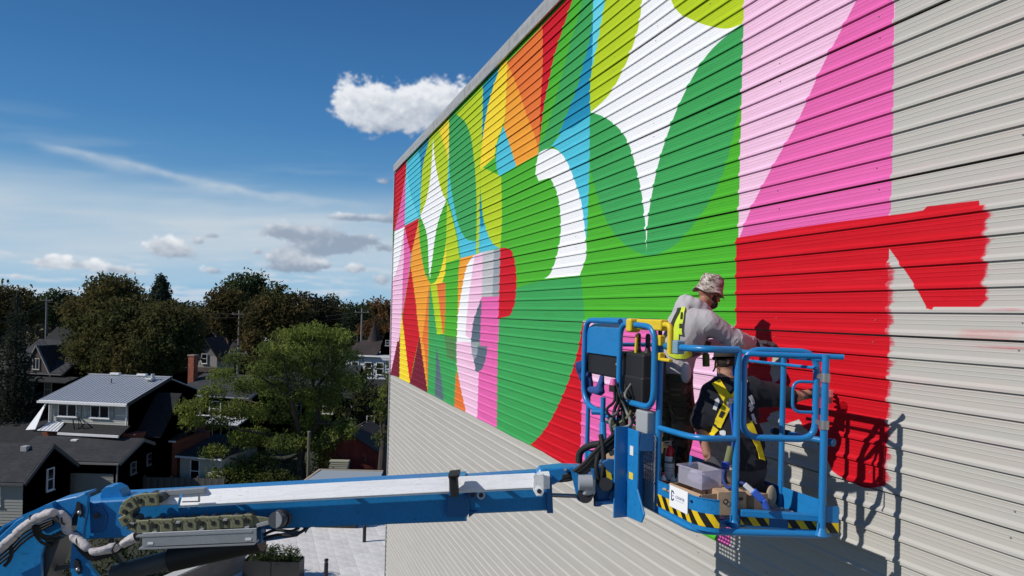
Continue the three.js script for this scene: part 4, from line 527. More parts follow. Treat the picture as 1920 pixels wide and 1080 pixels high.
// ---------------------------------------------------------------- bodies: joined tapered limbs meshed on a grid
function smin(a, b, k) { const h = Math.max(0, k - Math.abs(a - b)) / k; return Math.min(a, b) - h * h * k * .25; }
function capsule(p, c) {
  const bx = c.b.x - c.a.x, by = c.b.y - c.a.y, bz = c.b.z - c.a.z, x = p[0] - c.a.x, y = p[1] - c.a.y, z = p[2] - c.a.z, L = bx * bx + by * by + bz * bz;
  const t = L ? clamp((x * bx + y * by + z * bz) / L) : 0; return Math.hypot(x - bx * t, y - by * t, z - bz * t) - (c.r + (c.s - c.r) * t);
}
const limb = (a, b, r, s = r) => ({ a, b, r, s });
function ball(c, rx, ry, rz, basis) { return { c, rx, ry, rz, basis, e: 1 }; }
function ell(p, q) {
  let x = p[0] - q.c.x, y = p[1] - q.c.y, z = p[2] - q.c.z;
  if (q.basis) { const [X, Y, Z] = q.basis, u = x * X.x + y * X.y + z * X.z, v = x * Y.x + y * Y.y + z * Y.z, w = x * Z.x + y * Z.y + z * Z.z; x = u; y = v; z = w; }
  const k = Math.hypot(x / q.rx, y / q.ry, z / q.rz), k2 = Math.hypot(x / q.rx ** 2, y / q.ry ** 2, z / q.rz ** 2); return k2 ? k * (k - 1) / k2 : -q.rx;
}
function field(prims, k = .05, warp) { return p => { let d = 9; for (const c of prims) d = smin(d, c.e ? ell(p, c) : capsule(p, c), k); return warp ? d + warp(p, d) : d; }; }
const cutBelow = (f, y) => p => Math.max(f(p), y - p[1]), cutAbove = (f, y) => p => Math.max(f(p), p[1] - y), without = (f, g) => p => Math.max(f(p), -g(p));
function bounds(prims, pad) { const b = new THREE.Box3(); for (const c of prims) if (c.e) { const m = Math.max(c.rx, c.ry, c.rz); b.expandByPoint(c.c.clone().addScalar(m)); b.expandByPoint(c.c.clone().addScalar(-m)); } else for (const [q, r] of [[c.a, c.r], [c.b, c.s]]) { b.expandByPoint(q.clone().addScalar(r)); b.expandByPoint(q.clone().addScalar(-r)); } return b.expandByScalar(pad); }
function skinMesh(f, b, h, uvs = 1) {                                    // surface nets
  const n = [0, 1, 2].map(i => Math.ceil((b.max.getComponent(i) - b.min.getComponent(i)) / h) + 1), [A, B, C] = n, V = new Float32Array(A * B * C), p = [0, 0, 0];
  const S = 5;
  for (let bz = 0; bz < C; bz += S) for (let by = 0; by < B; by += S) for (let bx = 0; bx < A; bx += S) {
    p[0] = b.min.x + (bx + (S - 1) / 2) * h; p[1] = b.min.y + (by + (S - 1) / 2) * h; p[2] = b.min.z + (bz + (S - 1) / 2) * h;
    const d = f(p), far = Math.abs(d) > S * h * 1.45 + .025;
    for (let z = bz; z < Math.min(C, bz + S); z++) for (let y = by; y < Math.min(B, by + S); y++) for (let x = bx; x < Math.min(A, bx + S); x++) { if (far) { V[(z * B + y) * A + x] = d; continue; } p[0] = b.min.x + x * h; p[1] = b.min.y + y * h; p[2] = b.min.z + z * h; V[(z * B + y) * A + x] = f(p); }
  }
  const id = new Int32Array(A * B * C).fill(-1), P = [], N = [], U = [], I = [], at3 = (x, y, z) => (z * B + y) * A + x;
  const E = [[0, 1], [2, 3], [4, 5], [6, 7], [0, 2], [1, 3], [4, 6], [5, 7], [0, 4], [1, 5], [2, 6], [3, 7]];
  for (let z = 0; z < C - 1; z++) for (let y = 0; y < B - 1; y++) for (let x = 0; x < A - 1; x++) {
    const v = []; let m = 0; for (let k = 0; k < 8; k++) { v[k] = V[at3(x + (k & 1), y + (k >> 1 & 1), z + (k >> 2))]; if (v[k] < 0) m |= 1 << k; }
    if (m === 0 || m === 255) continue;
    let sx = 0, sy = 0, sz = 0, c = 0;
    for (const [a, d] of E) if ((v[a] < 0) !== (v[d] < 0)) { const t = v[a] / (v[a] - v[d]); sx += (a & 1) + t * ((d & 1) - (a & 1)); sy += (a >> 1 & 1) + t * ((d >> 1 & 1) - (a >> 1 & 1)); sz += (a >> 2) + t * ((d >> 2) - (a >> 2)); c++; }
    const q = [b.min.x + (x + sx / c) * h, b.min.y + (y + sy / c) * h, b.min.z + (z + sz / c) * h], e = h * .5;
    id[at3(x, y, z)] = P.length / 3; P.push(...q); U.push((q[0] + q[2]) * uvs, q[1] * uvs);
    const g = [0, 1, 2].map(i => { const u = [...q], w = [...q]; u[i] += e; w[i] -= e; return f(u) - f(w); }), L = Math.hypot(...g) || 1; N.push(g[0] / L, g[1] / L, g[2] / L);
  }
  for (let z = 1; z < C - 1; z++) for (let y = 1; y < B - 1; y++) for (let x = 1; x < A - 1; x++) {
    const s = V[at3(x, y, z)] < 0;
    const quad = (o, a, c, d, e) => { if ((V[at3(...o)] < 0) === s) return; const w = [a, c, d, e].map(k => id[at3(...k)]); if (w.includes(-1)) return; s ? I.push(w[0], w[1], w[2], w[0], w[2], w[3]) : I.push(w[0], w[2], w[1], w[0], w[3], w[2]); };
    quad([x + 1, y, z], [x, y - 1, z - 1], [x, y, z - 1], [x, y, z], [x, y - 1, z]);
    quad([x, y + 1, z], [x - 1, y, z - 1], [x - 1, y, z], [x, y, z], [x, y, z - 1]);
    quad([x, y, z + 1], [x - 1, y - 1, z], [x, y - 1, z], [x, y, z], [x - 1, y, z]);
  }
  const g = new THREE.BufferGeometry(); g.setAttribute('position', new THREE.Float32BufferAttribute(P, 3)); g.setAttribute('normal', new THREE.Float32BufferAttribute(N, 3)); g.setAttribute('uv', new THREE.Float32BufferAttribute(U, 2)); g.setIndex(I); return g;
}
const meshOf = (prims, k, h, warp, shape = f => f, uvs) => skinMesh(shape(field(prims, k, warp)), bounds(prims, .05), h, uvs);
const sight = (f, px, py, near, far) => { const d = at(px, py, 1).sub(eye); let t = near; for (let i = 0; i < 90 && t < far; i++) { const p = eye.clone().addScaledVector(d, t), s = f([p.x, p.y, p.z]); if (s < .002) break; t += Math.max(.0015, s * .6 / d.length()); } if (t >= far) return null; return eye.clone().addScaledVector(d, t); };
const slope = (f, p) => { const e = .012, g = v3(f([p.x + e, p.y, p.z]) - f([p.x - e, p.y, p.z]), f([p.x, p.y + e, p.z]) - f([p.x, p.y - e, p.z]), f([p.x, p.y, p.z + e]) - f([p.x, p.y, p.z - e])); return g.normalize(); };
function webbing(f, pixels, w, near, far, lift_ = .009, t = .006, closed) {   // strap lying on a body, surveyed along its run
  const c = [], n = [];
  for (let i = 0; i < pixels.length - 1; i++) { const s = 7; for (let k = 0; k < s + (i === pixels.length - 2 ? 1 : 0); k++) { const q = k / s, a = pixels[i], b = pixels[i + 1], p = sight(f, a[0] + (b[0] - a[0]) * q, a[1] + (b[1] - a[1]) * q, near, far); if (!p) continue; c.push(p); n.push(slope(f, p)); } }
  for (let r = 0; r < 2; r++) for (let i = 1; i < c.length - 1; i++) { c[i].add(c[i - 1].clone().add(c[i + 1]).multiplyScalar(.5)).multiplyScalar(.5); n[i].add(n[i - 1]).add(n[i + 1]).normalize(); }
  const P = [], U = []; let L = 0;
  const ring = c.map((p, i) => { const d = c[Math.min(c.length - 1, i + 1)].clone().sub(c[Math.max(0, i - 1)]).normalize(), s = d.clone().cross(n[i]).normalize(); if (i) L += p.distanceTo(c[i - 1]); return [[-1, 0], [1, 0], [1, 1], [-1, 1]].map(([a, o]) => { const q = p.clone().addScaledVector(s, a * w / 2); const g = slope(f, q); const dd = f([q.x, q.y, q.z]); q.addScaledVector(g, -dd + lift_ - t + o * t); return [q, (a + 1) / 2, L]; }); });
  for (let i = 0; i < ring.length - 1; i++) for (let k = 0; k < 4; k++) { const a = ring[i][k], b = ring[i][(k + 1) % 4], d = ring[i + 1][(k + 1) % 4], e = ring[i + 1][k]; for (const q of [a, b, d, a, d, e]) { P.push(q[0].x, q[0].y, q[0].z); U.push(q[1], q[2] * 8); } }
  const g = new THREE.BufferGeometry(); g.setAttribute('position', new THREE.Float32BufferAttribute(P, 3)); g.setAttribute('uv', new THREE.Float32BufferAttribute(U, 2)); g.computeVertexNormals(); return g;
}
function handPrims(w, dir, back, curl, size = 1, thumbSide = 1) {         // palm, four jointed fingers, thumb
  const f = dir.clone().normalize(), b = back.clone().addScaledVector(f, -back.dot(f)).normalize(), s = f.clone().cross(b), o = [], q = (x, y, z) => w.clone().addScaledVector(s, x * size).addScaledVector(f, y * size).addScaledVector(b, z * size);
  for (const x of [-.028, -.009, .01, .028]) o.push(limb(q(x * .7, .012, 0), q(x, .085, 0), .017 * size, .0135 * size));
  [[-.03, .062, .9], [-.01, .075, 1], [.011, .07, .95], [.031, .054, .8]].forEach(([x, len, m], i) => { let p = [x, .088, .002], a = 0; for (let j = 0; j < 3; j++) { a += curl * (j ? 1 : .55) + .06 * i; const l = len * (j ? .58 : .72) * [1, .62, .45][j] * 1.25, e = [p[0] + x * .06, p[1] + Math.cos(a) * l, p[2] - Math.sin(a) * l]; o.push(limb(q(...p), q(...e), (.0098 - j * .001) * size * m ** .3, (.009 - j * .001) * size)); p = e; } });
  const t = thumbSide; o.push(limb(q(.024 * t, .022, -.006), q(.05 * t, .055, -.022), .0145 * size, .0115 * size), limb(q(.05 * t, .055, -.022), q(.058 * t, .092, -.036), .0112 * size, .0095 * size));
  return o;
}
function headPrims(c, f, u) {                                            // skull, jaw, brow, nose, lips, ears, neck root
  const r = f.clone().cross(u).normalize(), q = (x, y, z) => c.clone().addScaledVector(r, x).addScaledVector(u, y).addScaledVector(f, z), bs = [r, u, f];
  return [ball(q(0, .035, -.012), .077, .095, .098, bs), ball(q(0, -.045, .03), .06, .075, .068, bs), limb(q(-.03, .02, .08), q(.03, .02, .08), .012), limb(q(0, .012, .088), q(0, -.026, .112), .009, .014), limb(q(-.02, -.062, .086), q(.02, -.062, .086), .011), ball(q(0, -.1, .072), .024, .02, .022, bs), ball(q(.077, -.012, -.008), .012, .032, .02, bs), ball(q(-.077, -.012, -.008), .012, .032, .02, bs), limb(q(-.04, -.02, .06), q(-.03, -.05, .06), .022), limb(q(.04, -.02, .06), q(.03, -.05, .06), .022)];
}
const SKIN = mat([.42, .215, .145], .55), DARKSKIN = mat([.36, .17, .11], .55);
const weave = bump(mat([1, 1, 1], .9), fine, .0006, 30).bumpMap;
const cloth = (c, o = {}) => mat(c, .92, { bumpMap: weave, bumpScale: .0008, ...o });
const folds = (amp, fx, fy, fz) => p => amp * (Math.abs(noise3(p[0] * fx, p[1] * fy, p[2] * fz) - .5) * 2 - .5) + amp * .5 * (noise3(p[0] * fx * 2.3 + 5, p[1] * fy * 2.3, p[2] * fz * 2.3) - .5);
function camoMap(seed, cols, n = 256) { const c = cols.map(k => k); const t = grain(seed, n, n, (x, y, N) => { const a = N(x, y, 8) * .55 + N(x, y, 19) * .45, b = N((x + 90) % n, y, 9) * .6 + N(x, y, 27) * .4; return a > .62 ? c[0] : b > .6 ? c[1] : a < .36 ? c[2] : c[3]; }); return t; }

// ---- standing painter
const standing = thing('person', 'person in grey hoodie, bucket hat and hi-vis harness standing in the lift basket', 'person', v3(-5.1, 10.62, .93));
const pp = (o, n, g, m, parent = o) => { const q = part(n, g, m, parent); const base = o.position; q.geometry.translate(-base.x, -base.y, -base.z); return q; };
{
  const o = standing, add = (n, g, m, par) => pp(o, n, g, m, par);
  const P = v3(-5.11, 11.56, .99), W = v3(-5.12, 11.7, .955), CH = v3(-5.13, 11.89, .85), NK = v3(-5.15, 12.05, .735), HD = v3(-5.17, 12.222, .6);
  const SR = v3(-4.94, 11.96, .745), ER = v3(-4.9, 11.82, .5), WR = v3(-4.965, 11.805, .285), SL = v3(-5.34, 11.96, .73), EL = v3(-5.4, 11.72, .58), WL = v3(-5.33, 11.78, .36);
  const HR = v3(-5.02, 11.5, .99), KR = v3(-5.0, 11.09, .94), AR = v3(-5.0, 10.72, 1.0), HL = v3(-5.21, 11.5, .99), KL = v3(-5.23, 11.09, .91), AL = v3(-5.22, 10.72, .98);
  const hf = v3(.12, -.3, -.95).normalize(), hu = v3(.04, .95, -.3).normalize();
  const torso = [ball(P, .165, .13, .125), limb(P, W, .135, .135), ball(CH, .185, .19, .13), limb(W, CH, .135, .13), limb(v3(-5.28, 11.96, .78), v3(-5.0, 11.97, .77), .085, .085), limb(SR, ER, .062, .05), limb(ER, WR, .046, .034), limb(SL, EL, .062, .05), limb(EL, WL, .046, .034)];
  const legs = [limb(HR, KR, .1, .068), limb(KR, AR, .066, .048), limb(HL, KL, .1, .068), limb(KL, AL, .066, .048)], neck = [limb(NK, HD.clone().add(v3(0, -.05, .03)), .056, .052)];
  const head = headPrims(HD, hf, hu), handL = handPrims(WL, v3(.1, -.1, -1), v3(0, 1, 0), .5, 1, -1);
  const body = [meshOf([...torso, ...legs, ...neck], .05, .016), meshOf([...head, ...neck], .018, .0055), meshOf(handL, .008, .005)];
  add('body', body, DARKSKIN);
  const fat = (l, d) => l.map(c => c.e ? ball(c.c, c.rx + d, c.ry + d, c.rz + d, c.basis) : limb(c.a, c.b, c.r + d, c.s + d));
  const sleeve = [limb(SR, ER, .092, .078), limb(ER, WR, .076, .052), limb(SL, EL, .084, .07), limb(EL, WL, .066, .05)];
  const hoodP = [...fat(torso.slice(0, 5), .026), ...sleeve, ball(v3(-5.12, 11.52, 1.01), .19, .1, .155)];
  const wrinkle = p => { const near = Math.min(1, Math.max(0, (p[2] > .6 || p[0] < -5.05 ? .35 : 1))); return -.011 * near * (Math.pow(1 - Math.abs(noise3(p[0] * 9, p[1] * 11 + p[2] * 16, p[2] * 15 - p[1] * 9) - .5) * 2, 4) - .25) + folds(.006, 7, 5, 7)(p); };
  const hoodF = field(hoodP, .05, wrinkle);
  add('hoodie', skinMesh(cutBelow(hoodF, 11.535), bounds(hoodP, .04), .0105, 1), cloth([.46, .44, .45]));
  const hc = NK.clone().add(v3(0, 0, .03)), hood = []; for (let k = 0; k < 9; k++) { const a = -2.3 + k * 4.6 / 8; hood.push(ball(hc.clone().add(v3(Math.sin(a) * .105, .045 + .04 * Math.cos(a), Math.cos(a) * .1 - .01)), .05, .052 + .02 * Math.cos(a), .045)); }
  hood.push(ball(hc.clone().add(v3(0, -.01, .125)), .115, .115, .05));
  add('hood', meshOf(hood, .03, .009, folds(.012, 12, 9, 12)), cloth([.47, .45, .46]));
  for (const [w, e] of [[WR, ER], [WL, EL]]) { const d = w.clone().sub(e).normalize(); add('cuff', rod(w.clone().addScaledVector(d, -.03), w.clone().addScaledVector(d, .028), .046, 16), cloth([.4, .38, .4])); }
  const ltex = camoMap(21, [RGB(96, 84, 64), RGB(62, 60, 44), RGB(34, 29, 24), RGB(72, 60, 46)].map(c => c.map(v => v * 1.7))); ltex.repeat.set(2.2, 2.2); ltex.needsUpdate = true;
  const trP = [...fat([ball(P.clone().add(v3(0, -.02, 0)), .165, .13, .125), ...legs], .018), limb(HR.clone().add(v3(.03, -.1, .02)), KR.clone().add(v3(.03, .16, .02)), .11, .09), limb(KR, AR, .083, .075), limb(KL, AL, .083, .075)];
  add('trousers', meshOf(trP, .035, .0125, folds(.012, 10, 7, 10), f => cutAbove(cutBelow(f, 10.67), 11.58)), cloth([1, 1, 1], { map: ltex }));
  for (const a of [AR, AL]) add('boot', meshOf([limb(a.clone().add(v3(0, -.045, .03)), a.clone().add(v3(.01, -.06, -.17)), .05, .042), limb(a.clone().add(v3(0, .03, .01)), a.clone().add(v3(0, -.04, .02)), .055, .055)], .03, .009, null, f => cutBelow(f, 10.625)), mat([.03, .025, .02], .7));
  const bear = HD.clone().addScaledVector(hf, .058).addScaledVector(hu, -.075); add('beard', meshOf([ball(bear, .052, .045, .046, [hf.clone().cross(hu), hu, hf]), limb(HD.clone().add(v3(.064, -.03, -.01)), bear.clone().add(v3(.03, 0, 0)), .02, .03), limb(HD.clone().add(v3(-.064, -.03, -.01)), bear.clone().add(v3(-.03, 0, 0)), .02, .03)], .025, .006, folds(.006, 50, 50, 50)), mat([.045, .028, .02], .95));
  for (const s of [-1, 1]) add('eye', new THREE.SphereGeometry(.0115, 10, 8).translate(...HD.clone().addScaledVector(hf, .079).addScaledVector(hu, -.003).addScaledVector(hf.clone().cross(hu), s * .031).toArray()), mat([.5, .48, .45], .3));
  // hat
  const ht = camoMap(33, [RGB(205, 198, 190), RGB(120, 106, 92), RGB(86, 74, 68), RGB(172, 160, 148)]); ht.repeat.set(3, 3); ht.needsUpdate = true;
  const prof = [[0, .128], [.06, .126], [.088, .11], [.1, .07], [.105, .015], [.108, .006], [.12, -.016], [.135, -.044], [.138, -.048], [.134, -.05], [.116, -.02], [.1, .0]].map(([x, y]) => new THREE.Vector2(x, y));
  const hat = new THREE.LatheGeometry(prof, 36), hp = hat.attributes.position; for (let i = 0; i < hp.count; i++) { const x = hp.getX(i), y = hp.getY(i), z = hp.getZ(i), a = Math.atan2(x, z), r = Math.hypot(x, z); hp.setXYZ(i, x * (1 + .02 * Math.sin(a * 5)), y + (r > .11 ? .012 * Math.sin(a * 4 + 1) : .006 * Math.sin(a * 3)) + .004 * noise3(x * 40, y * 40, z * 40), z * 1.06); }
  hat.computeVertexNormals(); hat.applyMatrix4(new THREE.Matrix4().makeBasis(hf.clone().cross(hu).negate(), hu, hf)); hat.translate(...HD.clone().addScaledVector(hu, .045).toArray()); add('bucket_hat', hat, cloth([1, 1, 1], { map: ht, side: THREE.DoubleSide }));
  // glove reaching out
  const gl = [...handPrims(WR.clone().add(v3(.004, 0, -.015)), v3(.55, .02, -.83), v3(.1, .98, .1), .42, 1.12, 1), limb(WR.clone().add(v3(-.01, .005, .03)), WR.clone().add(v3(.01, 0, -.02)), .036, .036)];
  add('glove', meshOf(gl, .01, .0055), mat([.06, .055, .065], .7));
  add('forearm', rod(WR.clone().add(v3(-.004, .003, .02)), WR.clone().add(v3(.012, 0, -.05)), .031, 14), DARKSKIN);
  // harness
  const HV = cloth([.62, .78, .05]), HVD = cloth([.03, .035, .02]), tr = (pts, w, m, n = 'strap', lf = .013) => add(n, webbing(hoodF, pts, w, 4.9, 7.2, lf), m);
  tr([[1286, 566], [1276, 590], [1270, 612], [1266, 640], [1262, 668]], .052, HV); tr([[1293, 563], [1284, 560], [1276, 580], [1266, 600], [1257, 622]], .042, HVD, 'strap', .016);
  tr([[1283, 575], [1280, 592], [1277, 612], [1276, 628]], .03, HV, 'strap', .02); tr([[1256, 662], [1268, 668], [1284, 668], [1296, 660]], .05, HV);
  tr([[1280, 588], [1279, 600]], .016, HVD, 'strap_mark', .024); tr([[1278, 608], [1277.5, 616]], .02, HVD, 'strap_mark', .024);
  tr([[1296, 664], [1312, 660], [1326, 648], [1330, 632]], .05, cloth([.09, .085, .09]), 'belt');
  add('d_ring', new THREE.TorusGeometry(.028, .006, 8, 20).rotateY(.9).translate(...(sight(hoodF, 1284, 563, 4.9, 7) || at(1284, 563, 6.2)).toArray()), STEEL);
  const at2 = (x, y, d) => { const f2 = field(trP, .035); const p = sight(f2, x, y, 4.9, 7) || at(x, y, 5.95); return p.addScaledVector(slope(f2, p), d); };
  const pq = at2(1283, 700, .03); add('reflector_pad', new THREE.SphereGeometry(1, 20, 14).scale(.028, .088, .046).rotateY(-.2).translate(pq.x, pq.y, pq.z), bump(mat([.82, .83, .84], .4), mottle, .02, 2));
  add('buckle', rbox(.07, .07, .03, .008).rotateY(1.2).translate(...at2(1284, 674, .05).toArray()), mat([.2, .21, .21], .5));
  add('loop_pad', [pipe([at(1318, 640, 6.0), at(1323, 656, 5.95), at(1324, 672, 5.95)], .02, .03), rod(at(1323.5, 664, 5.95), at(1324, 687, 5.95), .03, 14)], mat([.1, .17, .03], .8));
}
// ---- kneeling painter
const kneeling = thing('person', 'person in navy T-shirt, dark cap and yellow harness kneeling in the lift basket, back turned', 'person', v3(-4.42, 10.62, .87));
{
  const o = kneeling, add = (n, g, m, par) => pp(o, n, g, m, par);
  const P = v3(-4.4, 10.86, .875), W = v3(-4.43, 11.05, .875), CH = v3(-4.48, 11.3, .865), NK = v3(-4.52, 11.5, .875), HD = v3(-4.55, 11.66, .87);
  const SL = v3(-4.55, 11.42, 1.0), EL = v3(-4.56, 11.17, 1.075), WL = v3(-4.5, 10.97, 1.06), SR = v3(-4.4, 11.44, .675), ER = v3(-4.315, 11.41, .44), WR = v3(-4.285, 11.435, .29);
  const HR = v3(-4.42, 10.83, .77), KR = v3(-4.77, 10.71, .71), FR = v3(-4.3, 10.68, .73), HL = v3(-4.42, 10.83, .98), KL = v3(-4.78, 10.71, .98), FL = v3(-4.32, 10.68, .99);
  const hf = v3(-.9, -.08, -.42).normalize(), hu = v3(-.07, .99, 0).normalize();
  const tdir = [v3(.24, 0, -.97), v3(0, 1, 0), v3(.97, 0, .24)];
  const torso = [ball(P, .19, .14, .15, tdir), limb(P, W, .145, .14), limb(P.clone().add(v3(.03, .02, -.09)), W.clone().add(v3(.03, .06, -.08)), .11, .11), ball(CH, .185, .2, .12, tdir), limb(W, CH, .135, .13), limb(SL.clone().lerp(SR, .22).add(v3(0, .015, 0)), SL.clone().lerp(SR, .78).add(v3(0, .015, 0)), .085), limb(SL, EL, .064, .05), limb(EL, WL, .047, .033), limb(SR, ER, .064, .05), limb(ER, WR, .047, .034)];
  const legs = [limb(HR, KR, .1, .065), limb(KR, FR, .064, .048), limb(HL, KL, .1, .065), limb(KL, FL, .064, .048)], neck = [limb(NK, HD.clone().add(v3(.02, -.05, 0)), .064, .06)];
  const head = headPrims(HD, hf, hu), handL = handPrims(WL, v3(.3, -.9, -.2), v3(.2, .2, 1), .35, 1, 1), handR = handPrims(WR, v3(.16, .2, -.95), v3(.95, .1, .1), .5, 1.05, 1);
  add('body', [meshOf([...torso, ...legs, ...neck], .05, .016), meshOf([...head, ...neck], .018, .0055), meshOf([...handL, limb(EL.clone().lerp(WL, .6), WL, .038, .033)], .01, .005), meshOf([...handR, limb(ER.clone().lerp(WR, .5), WR, .042, .034)], .01, .005)], SKIN);
  const fat = (l, d) => l.map(c => c.e ? ball(c.c, c.rx + d, c.ry + d, c.rz + d, c.basis) : limb(c.a, c.b, c.r + d, c.s + d));
  const shP = [...fat(torso.slice(0, 6), .022), limb(SL, SL.clone().lerp(EL, .82), .08, .082), limb(SR, SR.clone().lerp(ER, .82), .088, .085)], shF = field(shP, .045, p => folds(.014, 9, 8, 9)(p) - .013 * Math.pow(1 - Math.abs(noise3(p[0] * 11 + p[1] * 7, p[1] * 12, p[2] * 11 - p[1] * 6) - .5) * 2, 4));
  add('t_shirt', skinMesh(cutBelow(shF, 10.88), bounds(shP, .04), .009), cloth([.009, .0105, .018]));
  const trP = [...fat([ball(P, .195, .145, .155, tdir), limb(P.clone().add(v3(.03, .0, -.09)), P.clone().add(v3(.0, .06, -.08)), .11, .11), ...legs], .022), limb(KR, FR, .085, .075), limb(KL, FL, .085, .07)];
  add('trousers', meshOf(trP, .04, .0125, folds(.014, 9, 12, 9), f => cutAbove(f, 10.97)), cloth([.045, .046, .055]));
  for (const [f, k] of [[FR, KR], [FL, KL]]) { const d = f.clone().sub(k).normalize(), t = f.clone().addScaledVector(d, .02); const b = add('boot', meshOf([limb(t, t.clone().addScaledVector(d, .07).add(v3(0, -.01, 0)), .055, .05), limb(t.clone().add(v3(0, -.02, 0)), t.clone().addScaledVector(d, .09).add(v3(0, .06, 0)), .045, .045)], .03, .008), mat([.05, .045, .04], .8)); pp(o, 'sole', meshOf([ball(t.clone().addScaledVector(d, .125).add(v3(0, .03, 0)), .02, .085, .045)], .02, .008), mat([.4, .33, .24], .8), b); }
  for (const k of [FL]) add('knee_pad', meshOf([ball(v3(-4.235, 10.86, 1.02), .035, .075, .05), limb(v3(-4.25, 10.84, 1.0), v3(-4.3, 10.78, .97), .03)], .02, .008), mat([.38, .31, .22], .8));
  // hair, cap
  add('hair', meshOf([ball(HD.clone().addScaledVector(hf, -.02).addScaledVector(hu, .03), .083, .085, .088, [hf.clone().cross(hu), hu, hf])], .02, .006, folds(.004, 60, 60, 60), f => p => Math.max(f(p), HD.y - .035 - p[1])), mat([.035, .024, .018], .9));
  const capB = [hf.clone().cross(hu), hu, hf], cap = add('cap', meshOf([ball(HD.clone().addScaledVector(hu, .05).addScaledVector(hf, -.012), .093, .082, .106, capB)], .02, .007, folds(.003, 14, 14, 14), f => p => Math.max(f(p), HD.y + .028 - p[1])), cloth([.035, .028, .022]));
  pp(o, 'cap_strap', [new THREE.TorusGeometry(.094, .012, 8, 30).rotateX(Math.PI / 2).scale(1, .8, 1.12).applyMatrix4(new THREE.Matrix4().makeBasis(...capB)).translate(...HD.clone().addScaledVector(hu, .036).addScaledVector(hf, -.012).toArray())], cloth([.06, .04, .025]), cap);
  pp(o, 'cap_button', new THREE.SphereGeometry(.009, 8, 6).translate(...HD.clone().addScaledVector(hu, .133).toArray()), cloth([.03, .025, .02]), cap);
  pp(o, 'cap_brim', new THREE.SphereGeometry(1, 20, 10).scale(.075, .008, .07).applyMatrix4(new THREE.Matrix4().makeBasis(...capB)).translate(...HD.clone().addScaledVector(hu, .028).addScaledVector(hf, .14).toArray()), cloth([.03, .025, .02]), cap);
  add('strap_end', pipe([HD.clone().addScaledVector(hf, -.05).add(v3(-.02, .03, .09)), HD.clone().add(v3(.0, -.05, .1)), HD.clone().add(v3(-.01, -.07, .11))], .006, .02), BLACK);
  for (const s of [-1, 1]) add('eye', new THREE.SphereGeometry(.0115, 10, 8).translate(...HD.clone().addScaledVector(hf, .079).addScaledVector(hu, -.003).addScaledVector(hf.clone().cross(hu), s * .031).toArray()), mat([.5, .48, .45], .3));
  // harness
  const Y = cloth([.82, .62, .015]), K = cloth([.02, .02, .022]), tr = (pts, w, m = Y, n = 'strap', lf = .012) => add(n, webbing(shF, pts, w, 4.3, 6.4, lf), m);
  tr([[1343, 716], [1352, 730], [1362, 744], [1370, 754]], .066); tr([[1393, 712], [1388, 728], [1380, 742], [1373, 754]], .066);
  tr([[1361, 741], [1371, 744], [1381, 741]], .03, Y, 'strap', .017); tr([[1368, 752], [1360, 766], [1352, 782], [1346, 800]], .062); tr([[1345, 797], [1338, 812], [1330, 826], [1318, 843]], .058, K, 'strap', .012);
  tr([[1344, 802], [1336, 815], [1329, 826]], .06, Y, 'strap', .015); tr([[1326, 826], [1320, 836], [1314, 842]], .058, Y);
  tr([[1375, 754], [1388, 768], [1398, 784], [1404, 796]], .05, K); tr([[1403, 792], [1410, 808], [1418, 828], [1424, 846], [1428, 862]], .058);
  tr([[1356, 771], [1351, 782]], .026, K, 'care_tag', .018);
  const dr = sight(shF, 1371, 757, 4.3, 6.4) || at(1371, 757, 5.3); add('d_ring', [new THREE.TorusGeometry(.03, .007, 8, 20).rotateY(1.2).translate(dr.x + .02, dr.y, dr.z + .012), rbox(.02, .05, .07, .006).translate(dr.x + .012, dr.y + .02, dr.z + .005)], STEEL);
  for (const pts of [[[1343, 748], [1346, 752], [1340, 768]], [[1406, 742], [1411, 752], [1412, 758]], [[1404, 758], [1411, 762], [1406, 770]], [[1410, 776], [1413, 786], [1417, 792]], [[1350, 812], [1358, 810], [1356, 820]]]) tr(pts, .03, cloth([.6, .6, .62]), 'shirt_print', .0065);
  // lanyard
  const lan = [[1371, 760, -.03], [1371, 778, -.04], [1374, 800, -.06], [1375, 826, -.1], [1371, 850, -.13], [1366, 872, -.15]].map(([x, y, d]) => at(x, y, 5.22 + d)); add('lanyard', [cable(lan, .011)], mat([.02, .07, .4], .8));
  add('lanyard_pack', cable([at(1370, 838, 5.05), at(1366, 855, 5.03), at(1363, 868, 5.02)], .026), mat([.16, .18, .08], .8)); add('lanyard_hook', rod(at(1361, 868, 5.02), at(1360, 878, 5.0), .03), mat([.02, .06, .4], .6));
  add('lanyard_tail', cable([at(1359, 878, 5.0), at(1356, 898, 4.98), at(1366, 915, 4.9), at(1388, 905, 4.84), at(1402, 912, 4.8), at(1418, 925, 4.78), at(1430, 938, 4.78), at(1438, 952, 4.78)], .012), mat([.015, .04, .2], .7));
  add('buckle', [bar(at(1396, 908, 4.78), at(1412, 922, 4.76), .035, .02, v3(0, 1, 0), .004)], mat([.6, .62, .66], .45)); add('grip', [bar(at(1411, 920, 4.76), at(1430, 938, 4.75), .05, .03, v3(0, 1, 0), .01), bar(at(1430, 936, 4.75), at(1438, 955, 4.75), .05, .03, v3(1, 0, 0), .01)], mat([.03, .11, .55], .6));
}
